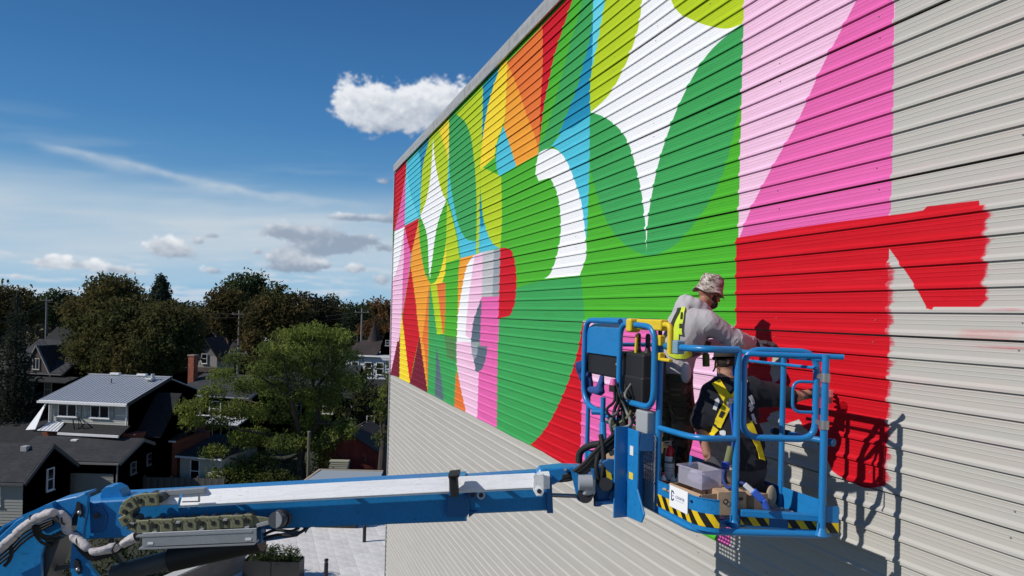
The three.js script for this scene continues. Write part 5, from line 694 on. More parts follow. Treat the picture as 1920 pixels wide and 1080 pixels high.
// ---- what they hold and keep in the basket
{ const b = thing('paint_brush', 'black handled paint pad in the hand of the kneeling painter', 'brush', v3(-4.27, 11.43, .26)); part('handle', [bar(v3(.02, -.02, .09), v3(.03, .0, .01), .022, .03, v3(0, 1, 0), .008)], BLACK, b); part('pad', rbox(.03, .13, .05, .008, .045, .0, .02), mat([.025, .025, .03], .6), b); }
{ const c = thing('paint_cup', 'clear plastic cup tinted pink with paint, held against the wall', 'cup', v3(-4.225, 11.37, .16)); part('cup', new THREE.LatheGeometry([[0, 0], [.03, 0], [.038, .1], [.041, .1], [.033, -.003], [0, -.003]].map(p => new THREE.Vector2(...p)), 24), new THREE.MeshPhysicalMaterial({ color: new THREE.Color().setRGB(.9, .7, .72), roughness: .15, transmission: .85, thickness: 0, side: THREE.DoubleSide }), c); part('paint', new THREE.CylinderGeometry(.032, .029, .045, 20).translate(0, .025, 0), mat([.6, .04, .05], .4), c); }
const CARD = tint(bump(mat([.5, .34, .21], .85), fine, .0006, 3), dirt, 2, 2), TAPE = mat([.55, .42, .28], .35);
function carton(label, pos, turn, w, h, d, open) {
  const o = thing('cardboard_box', label, 'box', pos, turn), t = .006;
  part('side', [box(w, h, t, 0, h / 2, d / 2), box(w, h, t, 0, h / 2, -d / 2), box(t, h, d - t, w / 2 - t / 2, h / 2, 0), box(t, h, d - t, -w / 2 + t / 2, h / 2, 0), box(w, t, d, 0, t / 2, 0)], CARD, o);
  if (open) for (const [s, a] of [[1, -2.3], [-1, 2.2]]) part('flap', box(w - .01, .004, d * .42, 0, 0, s * d * .21).rotateX(s * .5 + a * 0).translate(0, h + .002, s * d / 2), CARD, o);
  else { for (const s of [-1, 1]) part('flap', box(w, .005, d / 2 - .003, 0, h + .003, s * (d / 4)), CARD, o); part('tape', box(w + .002, .002, .05, 0, h + .0068, 0), TAPE, o); }
  return o;
}
{ const a = carton('long open cardboard box lying behind the toe board with the sign', v3(-4.28, FLOOR, 1.3), .08, .36, .15, .2, true); void a; }
{ const a = carton('closed cardboard box with printed marks beside the corner post', v3(-4.17, FLOOR, 1.13), -.25, .24, .16, .2, false); part('print', [box(.03, .035, .002, -.07, .1, .1145), box(.012, .045, .002, -.0, .09, .1145), box(.03, .004, .002, .06, .13, .1145), box(.03, .004, .002, .06, .12, .1145)], BLACK, a); part('print', [new THREE.TorusGeometry(.016, .004, 4, 16).scale(1, 1, .3).rotateY(Math.PI / 2).translate(.1265, .1, .05), box(.002, .02, .05, .1262, .12, -.05)], BLACK, a); }
carton('small cardboard box behind the closed box in the basket', v3(-4.14, FLOOR, .96), .3, .22, .13, .16, false);
carton('cardboard box resting on the jib behind the hoses', at(1152, 862, 5.68), .5, .14, .075, .1, false);
{ const o = thing('plastic_bin', 'clear plastic storage bin on top of the open cardboard box', 'storage bin', v3(-4.33, FLOOR + .155, 1.24), .1); const m = new THREE.MeshPhysicalMaterial({ color: new THREE.Color().setRGB(.86, .85, .92), roughness: .35, transmission: .8, thickness: 0, side: THREE.DoubleSide });
  part('bin', [box(.26, .13, .004, 0, .065, .09), box(.26, .13, .004, 0, .065, -.09), box(.004, .13, .176, .128, .065, 0), box(.004, .13, .176, -.128, .065, 0), box(.26, .004, .18, 0, .002, 0)], m, o); part('rim', [box(.28, .012, .014, 0, .13, .096), box(.28, .012, .014, 0, .13, -.096), box(.014, .012, .178, .134, .13, 0), box(.014, .012, .178, -.134, .13, 0)], m, o);
  const q = thing('rag', 'pale folded rag inside the clear plastic bin', 'rag', v3(-4.33, FLOOR + .162, 1.24)); part('cloth', meshOf([ball(v3(0, .035, 0), .1, .03, .06), ball(v3(.05, .06, .01), .05, .03, .05), ball(v3(-.05, .055, -.01), .05, .04, .04)], .03, .009, folds(.02, 20, 20, 20)), cloth([.62, .58, .66]), q); }
{ const o = thing('fire_extinguisher', 'fire extinguisher with white body and red neck in the basket', 'extinguisher', at(1255, 898, 5.42)); const b = part('cylinder', new THREE.LatheGeometry([[0, 0], [.036, 0], [.038, .006], [.038, .18], [.037, .181]].map(p => new THREE.Vector2(...p)), 24), mat([.78, .78, .76], .35), o); part('shoulder', new THREE.LatheGeometry([[.0378, .181], [.038, .2], [.03, .235], [.014, .25], [.014, .262], [0, .262]].map(p => new THREE.Vector2(...p)), 24), mat([.55, .012, .015], .3), o); part('label', [new THREE.CylinderGeometry(.0386, .0386, .016, 24, 1, true).translate(0, .135, 0), new THREE.CylinderGeometry(.0386, .0386, .004, 24, 1, true).translate(0, .09, 0), new THREE.CylinderGeometry(.0386, .0386, .003, 24, 1, true).translate(0, .07, 0)], mat([.15, .15, .16], .5), o); part('valve', [rbox(.02, .03, .02, .004, 0, .275, 0), rbox(.02, .008, .075, .003, 0, .295, .02), rbox(.018, .008, .07, .003, 0, .275, .025)], STEEL, o); part('hose', cable([v3(0, .28, -.012), v3(.03, .3, -.03), v3(.048, .24, -.02), v3(.046, .14, 0)], .008), BLACK, o); void b; }
{ let i = 0; for (const [px, c, l, h] of [[1243, [.6, .03, .03], 'small red and white paint bottle beside the extinguisher', .09], [1262, [.25, .5, .42], 'small green labelled paint bottle beside the extinguisher', .08], [1272, [.75, .74, .7], 'small white paint bottle beside the open box', .085]]) { const o = thing('paint_bottle', l, 'bottle', at(px, 912, 5.28 + .03 * i++)); part('bottle', new THREE.LatheGeometry([[0, 0], [.022, 0], [.024, .006], [.024, h * .7], [.01, h * .85], [.01, h]].map(p => new THREE.Vector2(...p)), 16), mat([.75, .74, .72], .4), o); part('label', new THREE.CylinderGeometry(.0245, .0245, h * .4, 16, 1, true).translate(0, h * .36, 0), mat(c, .5), o); part('cap', new THREE.CylinderGeometry(.012, .012, .016, 12).translate(0, h + .006, 0), mat(c, .4), o); } }
{ const o = thing('jacket', 'blue jacket hung over the left side of the control console', 'jacket', at(1096, 740, 6.35)), b = o.position, q = (x, y, d) => at(x, y, d).sub(b);
  part('cloth', meshOf([limb(q(1104, 672, 6.4), q(1092, 690, 6.4), .03, .05), limb(q(1092, 688, 6.4), q(1100, 716, 6.4), .055, .04), limb(q(1087, 686, 6.45), q(1097, 700, 6.45), .02, .05), limb(q(1100, 700, 6.35), q(1105, 738, 6.35), .04, .03)], .02, .0095, folds(.03, 15, 9, 15)), cloth([.02, .05, .2]), o);
  part('sleeve', meshOf([limb(q(1127, 708, 6.1), q(1124, 732, 6.1), .022, .034), limb(q(1124, 732, 6.1), q(1108, 731, 6.2), .03, .025)], .02, .009, folds(.02, 15, 11, 15)), cloth([.025, .08, .27]), o); }
{ const o = thing('marker_flag', 'pink marker cap standing on the bracket below the console', 'marker', at(1150, 716, 5.7)); part('cap', new THREE.CylinderGeometry(.02, .034, .05, 12), mat([.7, .12, .35], .5), o); part('stem', new THREE.CylinderGeometry(.034, .034, .055, 12).translate(0, -.052, 0), BLACK, o); }

// ---------------------------------------------------------------- ground, terrace
const GROUND = tint(mat([.05, .055, .032], .95), mottle, 300, 300);
{ const g = new THREE.PlaneGeometry(5000, 5000).rotateX(-Math.PI / 2).translate(-400, 0, 0); structure('ground', g, GROUND); }
const TY = .55;
{ // paved terrace by the end of the building, stone by stone
  const r = rng(12), x0 = -44.3, x1 = -24.6, z0 = -6.4, z1 = 7.2, t = structure('terrace', box(x1 - x0, .6, z1 - z0, (x0 + x1) / 2, TY - .345, (z0 + z1) / 2), mat([.3, .3, .29], .9));
  const kinds = [0, 1, 2, 3].map(k => [tint(bump(mat([.84 + .03 * k, .81 + .028 * k, .76 + .028 * k], .85), fine, .001, 2), mottle, .4, .4), new RoundedBoxGeometry(.793, .05, .793, 1, .006)]);
  for (let i = 0; i < 24; i++) for (let j = 0; j < 17; j++) {
    const x = x0 + .5 + i * .8, z = z0 + .45 + j * .8, d = v3(x - eye.x, 0, z - eye.z), X = d.dot(rt), Z = d.dot(fw), px = 960 + X / Z * FOCAL, py = 589 + (px - 960) * .0245 + 11.4 / Z * FOCAL;
    if (px < 425 || px > 745 || py > 1110) continue;
    const [m, g] = kinds[Math.floor(r() * 4)], p = part('paver', g, m, t); p.position.set(x, TY - .024 + r() * .006, z); p.rotation.set((r() - .5) * .006, (r() - .5) * .008, (r() - .5) * .006);
  }
}
// ---------------------------------------------------------------- foliage
function clumpGeometry(seed, n, size, radius, slim = .55) {               // a spray of separate leaves
  const r = rng(seed), P = [], N = [], e = new THREE.Euler();
  for (let i = 0; i < n; i++) {
    const c = v3(r() - .5, r() - .5, r() - .5).normalize().multiplyScalar(radius * Math.cbrt(r())); e.set(r() * 6.3, r() * 6.3, r() * 6.3);
    const s = size * (.7 + .6 * r()), q = [[-.5, 0, 0], [0, -.5 * slim, .06], [.5, 0, 0], [0, .5 * slim, .06]].map(([x, y, z]) => v3(x * s, y * s, z * s).applyEuler(e).add(c));
    for (const k of [0, 1, 2, 0, 2, 3]) { P.push(q[k].x, q[k].y, q[k].z); const m = c.clone().normalize().multiplyScalar(.5).add(q[1].clone().sub(q[0]).cross(q[2].clone().sub(q[0])).normalize()); m.normalize(); N.push(m.x, m.y, m.z); }
  }
  const g = new THREE.BufferGeometry(); g.setAttribute('position', new THREE.Float32BufferAttribute(P, 3)); g.computeVertexNormals(); return g;
}
const LEAF = mat([1, 1, 1], .8, { side: THREE.DoubleSide });
const LEAFV = new THREE.MeshPhysicalMaterial({ roughness: 1, specularIntensity: .15, side: THREE.DoubleSide, vertexColors: true, transmission: .4, thickness: 0 }), clumps = new Map(); let leafCount = 0;
function crown(parent, lobes, o) {                                        // o: clump size, leaf size, count per square metre of lobe, colours
  const key = [o.leaf, o.size, o.n || 16, o.slim || .55].join(); if (!clumps.has(key)) clumps.set(key, clumpGeometry(o.size * 100 | 0, o.n || 16, o.leaf, o.size, o.slim));
  const r = rng(o.seed || 3), L = [], c = new THREE.Color(), M = new THREE.Matrix4(), E = new THREE.Euler(), Q = new THREE.Quaternion();
  for (const [p, a, b, d, tone] of lobes) {
    const area = 4 * Math.PI * Math.pow((Math.pow(a * b, 1.6) + Math.pow(a * d, 1.6) + Math.pow(b * d, 1.6)) / 3, 1 / 1.6), m = Math.round(area * (o.per || 2));
    for (let i = 0; i < m; i++) {
      const u = r() * 2 - 1, t = r() * 6.283, w = Math.sqrt(1 - u * u), k = Math.pow(.18 + .82 * r(), .4), wob = .8 + .45 * noise3(u * 2.2 + p.x, w * Math.cos(t) * 2.2 + p.y, w * Math.sin(t) * 2.2 + p.z);
      const q = v3(p.x + w * Math.cos(t) * d * k * wob, p.y + u * b * k * wob, p.z + w * Math.sin(t) * a * k * wob);
      if (noise3(q.x * (o.gap || .5), q.y * (o.gap || .5) * 1.3, q.z * (o.gap || .5)) < (o.hole || .3) + .12 * r()) continue;
      L.push([q, tone || 0]);
    }
  }
  const src = clumps.get(key), sp_ = src.attributes.position.array, nv = sp_.length / 3, inst = o.copies, g = inst ? new THREE.InstancedMesh(src, LEAF, L.length) : null;
  const P = inst ? null : new Float32Array(L.length * nv * 3), K = inst ? null : new Float32Array(L.length * nv * 3), sc = v3();
  L.forEach(([q, tone], i) => {
    const wx = q.x, wy = q.y, wz = q.z, s = .7 + .7 * r(); E.set(r() * 6.3, r() * 6.3, r() * 6.3); M.compose(q.sub(parent.position), Q.setFromEuler(E), sc.set(s, s, s));
    const pick = o.cols[Math.min(o.cols.length - 1, Math.floor(clamp(noise3(wx * .35 + 9, wy * .35, wz * .35) * 1.5 - .25 + tone + (r() - .5) * .22, 0, .999) * o.cols.length))], f = (.88 + .24 * r()) * (o.bright || 2.1);
    c.setRGB(pick[0] * f, pick[1] * f, pick[2] * f);
    if (inst) { g.setMatrixAt(i, M); g.setColorAt(i, c); return; }
    const m = M.elements; for (let v = 0; v < nv; v++) { const x = sp_[v * 3], y = sp_[v * 3 + 1], z = sp_[v * 3 + 2], k = (i * nv + v) * 3; P[k] = m[0] * x + m[4] * y + m[8] * z + m[12]; P[k + 1] = m[1] * x + m[5] * y + m[9] * z + m[13]; P[k + 2] = m[2] * x + m[6] * y + m[10] * z + m[14]; K[k] = c.r; K[k + 1] = c.g; K[k + 2] = c.b; }
  });
  leafCount += L.length * nv / 3;
  if (!inst) { const bg = new THREE.BufferGeometry(); bg.setAttribute('position', new THREE.BufferAttribute(P, 3)); bg.setAttribute('color', new THREE.BufferAttribute(K, 3)); bg.computeVertexNormals(); const t = new THREE.Mesh(bg, LEAFV); t.name = 'crown'; t.castShadow = t.receiveShadow = true; parent.add(t); return t; }
  g.name = 'crown'; g.castShadow = g.receiveShadow = true;
  parent.add(g); return g;
}
const BARK = tint(bump(mat([.06, .048, .038], .95), mottle, .02, 3), mottle, 2, 2);
function limbTube(pts, r0, r1) {                                          // tapering limb
  const c = new THREE.CatmullRomCurve3(pts), n = Math.max(6, pts.length * 4), g = new THREE.TubeGeometry(c, n, 1, 8), p = g.attributes.position;
  for (let i = 0; i < p.count; i++) { const k = Math.floor(i / 9), q = c.getPointAt(k / n), f = r0 + (r1 - r0) * k / n; p.setXYZ(i, q.x + (p.getX(i) - q.x) * f, q.y + (p.getY(i) - q.y) * f, q.z + (p.getZ(i) - q.z) * f); }
  g.computeVertexNormals(); return g;
}
const lobe = (px, py, rx, ry, Z, tone, deep = 1) => { const k = Z / FOCAL; return [at(px, py, Z), rx * k, ry * k, rx * k * deep, tone]; };
function tree(name, label, Z, lobes, o) {
  const L = lobes.map(l => l[0].isVector3 ? l : lobe(l[0], l[1], l[2], l[3], Z + (l[4] || 0), l[5])), c = L.reduce((s, l) => s.add(l[0]), v3()).multiplyScalar(1 / L.length), low = Math.min(...L.map(l => l[0].y));
  const t = thing(name, label, o.bush ? 'bush' : 'tree', v3(c.x, 0, c.z), 0, o.group), R = o.trunk || .3;
  if (!o.bush) part('trunk', limbTube([v3(0, -.2, 0), v3(.1, low * .4, .1), v3(.05, Math.max(low, 1.5), 0)], R, R * .6), BARK, t);
  if (!o.bush) for (const l of L) { const q = l[0].clone().sub(t.position); part('limb', limbTube([v3(.05, Math.max(low * .7, 1), 0), v3(q.x * .4, (Math.max(low * .7, 1) + q.y) * .45 + .3, q.z * .4), q], R * .45, R * .12), BARK, t); }
  crown(t, L, o); return t;
}
const RUST = [[.035, .032, .014], [.055, .042, .016], [.085, .05, .018], [.06, .055, .018]], OLV = [[.022, .028, .011], [.034, .04, .013], [.05, .045, .015], [.04, .05, .014]], DEEP = [[.014, .022, .01], [.02, .03, .012], [.028, .04, .014]], LOC = [[.042, .053, .014], [.058, .072, .016], [.078, .093, .019], [.047, .059, .014]], BRN = [[.03, .027, .011], [.042, .034, .013], [.056, .042, .015], [.036, .037, .012]], YG = [[.1, .12, .018], [.13, .14, .02], [.08, .09, .018]];
tree('maple_tree', 'broad maple turning rusty green, the largest crown left of the middle', 72, [[205, 562, 58, 36, 2, .15], [215, 540, 34, 20, 2, .25], [170, 592, 40, 34, 0, .2], [235, 610, 78, 46], [180, 640, 52, 44, -1, .1], [300, 612, 62, 40], [335, 640, 44, 48, 1, -.1], [270, 660, 88, 40, -1, -.1], [200, 678, 48, 24, -1], [350, 600, 30, 20, 2, .1]], { seed: 11, size: .75, leaf: .3, n: 24, per: 2.9, gap: .55, hole: .2, cols: [[.03, .036, .012], [.04, .046, .015], [.052, .05, .017], [.062, .052, .018]], trunk: .45 });
tree('oak_tree', 'brown crowned tree rising behind the roofs on the far left', 98, [[8, 560, 34, 26], [36, 566, 26, 22], [60, 576, 24, 18], [-30, 570, 40, 34], [15, 590, 50, 24]], { seed: 12, size: .9, leaf: .4, per: 1.8, cols: BRN, hole: .22 });
tree('evergreen_tree', 'low dark green tree between the brown oak and the maple', 122, [[85, 572, 22, 18], [112, 562, 26, 16], [130, 576, 26, 20], [60, 588, 30, 14], [108, 590, 40, 16]], { seed: 13, size: 1, leaf: .42, per: 1.6, cols: DEEP, hole: .2 });
tree('poplar_tree', 'tall dark green tree standing above the others in the middle', 108, [[462, 534, 30, 22], [440, 552, 24, 20], [482, 548, 18, 18], [470, 562, 36, 22], [455, 585, 40, 24]], { seed: 14, size: .9, leaf: .42, per: 2, cols: DEEP, hole: .2, gap: .4 });
tree('maple_tree', 'rust brown maple just left of the tall dark tree', 96, [[425, 556, 24, 18], [412, 575, 26, 22], [440, 580, 36, 26], [425, 605, 44, 28], [465, 600, 28, 30]], { seed: 15, size: .9, leaf: .4, per: 2, cols: BRN, hole: .2 });
tree('chestnut_tree', 'copper brown tree right of the tall dark tree, behind the bright locust', 82, [[520, 560, 30, 20], [505, 586, 38, 28], [540, 590, 42, 34], [488, 620, 34, 38], [515, 640, 44, 46], [478, 660, 26, 30]], { seed: 16, size: .8, leaf: .36, per: 2.4, cols: BRN.map(c => c.map(v => v * 1.15)), hole: .22 });
tree('chestnut_tree', 'dark brown rounded tree between the copper tree and the far woods', 94, [[570, 570, 30, 18], [588, 588, 40, 24], [612, 600, 24, 18], [560, 600, 36, 26]], { seed: 17, size: .9, leaf: .4, per: 2, cols: [[.02, .018, .01], [.03, .024, .012], [.042, .032, .014]], hole: .2 });
tree('acacia_tree', 'small yellow green tree among the far roofs', 128, [[388, 594, 16, 9], [402, 591, 14, 9]], { seed: 18, size: .8, leaf: .35, per: 2, cols: YG, hole: .2 });
tree('lime_tree', 'round yellow green tree at the right end of the horizon beside the wall', 118, [[712, 580, 24, 15, 0, .2], [735, 588, 26, 18], [690, 590, 22, 14]], { seed: 19, size: .9, leaf: .4, per: 1.8, cols: [[.05, .05, .016], [.07, .055, .018], [.09, .05, .02]], hole: .2 });
tree('yew_tree', 'dark rounded tree in front of the far woods near the wall', 106, [[672, 590, 22, 15], [655, 602, 24, 14], [690, 606, 20, 12]], { seed: 20, size: .9, leaf: .4, per: 1.8, cols: DEEP, hole: .2 });
tree('ash_tree', 'mid green tree with a small tuft above the horizon', 135, [[622, 566, 14, 9], [610, 580, 26, 14], [640, 584, 30, 14]], { seed: 24, size: 1, leaf: .42, per: 1.6, cols: OLV, hole: .2 });
tree('plum_tree', 'reddish brown tree beside the turret of the white house', 88, [[712, 612, 22, 16, 0, .3], [690, 622, 22, 12], [728, 622, 14, 22]], { seed: 25, size: .7, leaf: .32, per: 2, cols: [[.05, .03, .014], [.08, .04, .016], [.1, .05, .018]], hole: .22 });
function conifer(name, label, px, topY, botY, half, Z, cols, seed, per) {
  const top = at(px, topY, Z), bot = at(px, botY, Z), t = thing(name, label, 'tree', v3(bot.x, 0, bot.z)), H = top.y - bot.y, R = half * Z / FOCAL, L = [], r = rng(seed);
  part('trunk', limbTube([v3(0, -.1, 0), v3(0, bot.y + H * .5, 0), v3(0, top.y, 0)], .22, .04), BARK, t);
  const tiers = 17; for (let i = 0; i < tiers; i++) { const f = i / tiers, y = bot.y + H * f, rr = R * Math.pow(1 - f, .85) + .12; for (let k = 0; k < 5 + (1 - f) * 4; k++) { const a = k * 2.4 + i * 1.3 + r() * .6, l = rr * (.75 + .4 * r()); L.push([v3(bot.x + Math.cos(a) * l * .55, y - l * .16, bot.z + Math.sin(a) * l * .55), l * .5, H / tiers * .38, l * .5, 0]); } }
  crown(t, L, { seed, size: .32 * Z / 50, leaf: .22 * Z / 50, n: 14, per, cols, slim: .4, hole: .14, gap: .9 });
}
conifer('spruce_tree', 'dark spruce at the left edge in front of the brick house', 26, 545, 800, 46, 50, [[.012, .016, .012], [.018, .022, .015], [.026, .028, .018]], 31, 2.2);
conifer('spruce_tree', 'pointed spruce standing alone on the skyline', 300, 513, 580, 24, 138, [[.014, .022, .016], [.02, .03, .02]], 32, 1.2);
{ // bright locust: open tiers of fine leaflets on dark forking limbs
  const Z = 48, t = thing('locust_tree', 'bright green feathery locust tree with dark forking limbs before the houses', 'tree', at(566, 905, Z).setY(0)), b = t.position, q = (x, y, z = 0) => at(x, y, Z + z).sub(b);
  part('trunk', limbTube([q(566, 962), q(566, 900), q(564, 860), q(572, 825)], .34, .22), BARK, t);
  const L = [[q(572, 828), q(596, 792), q(590, 740), q(586, 700), q(600, 650)], [q(570, 832), q(556, 790, -1), q(545, 740, -2), q(536, 700, -2), q(530, 650, -2)], [q(572, 826), q(530, 775, 1), q(485, 757, 1), q(440, 745, 2)], [q(590, 792), q(640, 792, -1), q(655, 770, -1), q(672, 755, -1)], [q(568, 840), q(500, 815, -1), q(430, 800, -2), q(380, 768, -2)], [q(566, 850), q(520, 868, 1), q(450, 862, -1), q(370, 850, -2)], [q(548, 745, -2), q(500, 715, -2), q(470, 690, -2)], [q(590, 730), q(625, 690, 1), q(650, 660, 1)], [q(596, 790), q(645, 800, 1), q(640, 830, 1)]];
  L.forEach((l, i) => part('limb', limbTube(l, i < 2 ? .2 : .12, .03), BARK, t));
  const C = [[600, 622, 40, 15], [546, 628, 36, 14], [632, 636, 36, 18], [528, 655, 44, 18, -2], [585, 660, 50, 18], [648, 668, 36, 18, 1], [470, 665, 0, 0], [505, 690, 46, 20, -2], [560, 695, 56, 22], [622, 700, 44, 22, 1], [436, 672, 22, 14, -2], [425, 705, 32, 16, -2], [470, 722, 44, 18], [540, 735, 58, 22, -1], [605, 745, 50, 24], [400, 735, 26, 14, -2], [372, 762, 38, 15, -2], [440, 770, 40, 18, 1], [510, 775, 52, 22], [580, 790, 44, 22, 1], [640, 805, 36, 18, -1], [362, 792, 28, 12, -2], [402, 846, 26, 10, -2], [470, 820, 44, 18], [540, 830, 46, 20, -1], [600, 830, 36, 20], [430, 880, 40, 22, -1], [490, 872, 44, 24], [545, 880, 34, 20, 1], [610, 865, 30, 16], [405, 795, 24, 10, 1], [665, 720, 26, 14]].filter(l => l[2]);
  crown(t, C.map(([x, y, a, h, z]) => lobe(x, y, a * .92, h * .86, Z + (z || 0), .1)), { seed: 40, size: .34, leaf: .17, n: 16, per: 9.5, gap: 1.25, hole: .31, bright: 3.1, cols: LOC, slim: .4 });
}
tree('elm_tree', 'dark leafy tree close to the wall behind the red shed', 56, [[668, 735, 34, 32], [700, 715, 26, 34], [650, 760, 30, 24], [705, 765, 22, 30], [630, 725, 24, 24]], { seed: 41, size: .5, leaf: .24, per: 2.6, cols: OLV, hole: .26 });
tree('birch_tree', 'yellow green young tree squeezed against the edge of the wall', 45, [[722, 738, 14, 24], [712, 775, 16, 24], [728, 700, 10, 14], [720, 815, 14, 18]], { seed: 42, size: .36, leaf: .18, per: 3, cols: LOC, hole: .26 });
{ const bl = (label, Z, lobes, cols, seed, s = .3) => tree('bush', label, Z, lobes, { seed, size: s, leaf: s * .45, per: 4, cols, hole: .22, bush: true });
  bl('dark bush under the blue boom, left of the hanging plate', 30, [[92, 1035, 26, 26], [110, 1075, 40, 30]], DEEP, 51); bl('dark bush seen between the hanger plate and the chain trough', 30, [[178, 985, 26, 30], [200, 1020, 28, 24], [185, 1065, 34, 24]], OLV, 52);
  bl('dark bush below the grey chain trough', 30, [[250, 1040, 44, 28], [300, 1072, 60, 30], [350, 1048, 40, 22]], DEEP, 53); bl('bush beside the low parapet wall', 32, [[410, 1030, 40, 20], [455, 1020, 26, 14], [380, 1060, 22, 16]], DEEP, 54);
  bl('shaggy yellow green bush at the foot of the locust', 46, [[430, 895, 44, 20], [475, 905, 40, 18], [520, 900, 36, 18]], LOC, 55); bl('brown vine bush against the brick behind the locust', 50, [[480, 860, 24, 22], [500, 880, 20, 18]], RUST, 56); bl('rough grass and weeds right of the locust trunk', 47, [[600, 905, 24, 8], [640, 905, 20, 8], [545, 910, 30, 10]], LOC, 57); bl('dark creeper hanging on the red shed wall', 47.2, [[667, 870, 8, 12], [690, 845, 5, 22], [672, 882, 7, 9]], DEEP, 58, .2); }
{ // woods along the horizon
  const w = new THREE.Group(); w.position.set(-150, 0, 0); const r = rng(61), L = [];
  for (let i = 0; i < 250; i++) { const px = -120 + r() * 1000, Z = 150 + r() * 170, h = 7 + r() * 5.5, X = (px - 960) / FOCAL * Z, p = view(X, h * .62, Z), a = 2.5 + r() * 3.5; L.push([p, a, h * .42, a, (r() - .5) * .7]); }
  const c = crown(w, L, { copies: true, seed: 62, size: 1.5, leaf: .75, n: 14, per: .55, gap: .25, hole: .16, cols: [[.016, .024, .012], [.026, .034, .016], [.04, .04, .018], [.05, .042, .02]] });
  w.remove(c); c.position.copy(w.position); c.name = numbered('far_woods'); tag(c, 'wooded skyline of mixed autumn trees along the horizon', 'woods'); c.userData.kind = 'stuff'; scene.add(c);
}
// ---------------------------------------------------------------- houses
const shingle = (c) => tint(bump(mat(c, .95), mottle, .03, .6), grain(70 + Math.round(c[0] * 1000), 256, 256, (x, y, n) => { const row = Math.floor(y / 8), k = hash[(row * 31 + Math.floor((x + (row % 2) * 9) / 18) * 7) & 4095]; return (.66 + .34 * k) * (.82 + .3 * n(x, y, 6)) * (y % 8 === 0 ? .7 : 1); }), .28, .28);
const brick = c => tint(mat(c, .9), grain(90, 256, 256, (x, y, n) => { const row = Math.floor(y / 8), k = hash[(row * 13 + Math.floor((x + (row % 2) * 10) / 20) * 5) & 4095]; return y % 8 === 0 || (x + (row % 2) * 10) % 20 === 0 ? .62 : .62 + .38 * k + .1 * (n(x, y, 40) - .5); }), .42, .42);
const SH = { dark: shingle([.028, .028, .03]), grey: shingle([.045, .047, .052]), brown: shingle([.055, .038, .034]), red: shingle([.1, .05, .042]) }, BRICK = brick([.34, .1, .055]), BRICKD = brick([.1, .035, .026]), WHITE = tint(mat([.85, .85, .83], .6), dirt), CREAM = mat([.5, .48, .4], .8), SIDING = mat([.46, .46, .41], .75), DKSIDE = mat([.034, .033, .033], .8), GLASS = mat([.01, .012, .015], .08), TRIMD = mat([.05, .048, .046], .7);
const house = (name, label, X, Z, o = {}) => thing(name, label, o.cat || 'house', view(X, 0, Z), FACING + (o.turn || 0));
const gableWall = (w, d, eave, ridge, x = 0, zr = .5) => new THREE.ExtrudeGeometry(new THREE.Shape([[0, 0], [d, 0], [d, eave], [d * zr, ridge], [0, eave]].map(p => new THREE.Vector2(...p))), { depth: w, bevelEnabled: false }).applyMatrix4(new THREE.Matrix4().makeBasis(v3(0, 0, -1), v3(0, 1, 0), v3(-1, 0, 0))).translate(w + x, 0, 0);
function gableRoof(o, w, d, eave, ridge, m, over = .3, x = 0, zr = .5, t = .12) {
  const zR = -d * zr, up = t * .62; for (const [z, s] of [[0, 1], [-d, -1]]) { const dz = z - zR, k = over / Math.abs(dz), ze = z + dz * k, ye = eave - (ridge - eave) * k; part('roof', slab([v3(x - over, ye + up, ze), v3(x + w + over, ye + up, ze), v3(x + w + over, ridge + up, zR), v3(x - over, ridge + up, zR)], t, v3(0, Math.abs(dz), s * (ridge - eave)), .01), m, o); }
}
function fascia(o, w, d, eave, ridge, m, over = .3, x = 0, zr = .5, side = 1) { const zR = -d * zr, X = x + (side > 0 ? w + over + .02 : -over - .02); for (const z of [0, -d]) { const k = over / Math.abs(z - zR); part('fascia', bar(v3(X, eave - (ridge - eave) * k, z + (z - zR) * k), v3(X, ridge - .0, zR), .2, .05), m, o); } part('gutter', box(w + over * 2, .11, .1, x + w / 2, eave - (ridge - eave) * over / (d * zr) + .02, over + .06), m, o); }
function windowOn(o, x, y, z, w, h, yaw, n = 1, m = WHITE, bar_ = true) {
  const f = .06, s = new THREE.Shape([[-w / 2, -h / 2], [w / 2, -h / 2], [w / 2, h / 2], [-w / 2, h / 2]].map(p => new THREE.Vector2(...p))), pw = (w - f * (n + 1)) / n;
  for (let i = 0; i < n; i++) { const a = -w / 2 + f + i * (pw + f); for (const [b0, b1] of bar_ ? [[-h / 2 + f, -.025], [.025, h / 2 - f]] : [[-h / 2 + f, h / 2 - f]]) s.holes.push(new THREE.Path([[a, b0], [a + pw, b0], [a + pw, b1], [a, b1]].map(p => new THREE.Vector2(...p)))); }
  const g = part('window', new THREE.ExtrudeGeometry(s, { depth: .08, bevelEnabled: false }), m, o); g.position.set(x, y, z); g.rotation.y = yaw; part('pane', box(w - .02, h - .02, .01, 0, 0, .03), GLASS, g); part('sill', box(w + .12, .05, .09, 0, -h / 2 - .026, .075), m, g); return g;
}
function lapWall(w, h, pitch, m, o, place, name = 'siding') { const P = []; for (let y = 0; y < h - 1e-3; y += pitch) { const b = Math.min(h, y + pitch); for (const [p, q] of [[[y, .0], [y, .02]], [[y, .02], [b, .0]]]) for (const [x, k] of [[0, p], [w, p], [w, q], [0, p], [w, q], [0, q]]) P.push(x, k[0], k[1]); } const g = new THREE.BufferGeometry(); g.setAttribute('position', new THREE.Float32BufferAttribute(P, 3)); g.computeVertexNormals(); const s = part(name, g, m, o); s.position.set(...place); return s; }
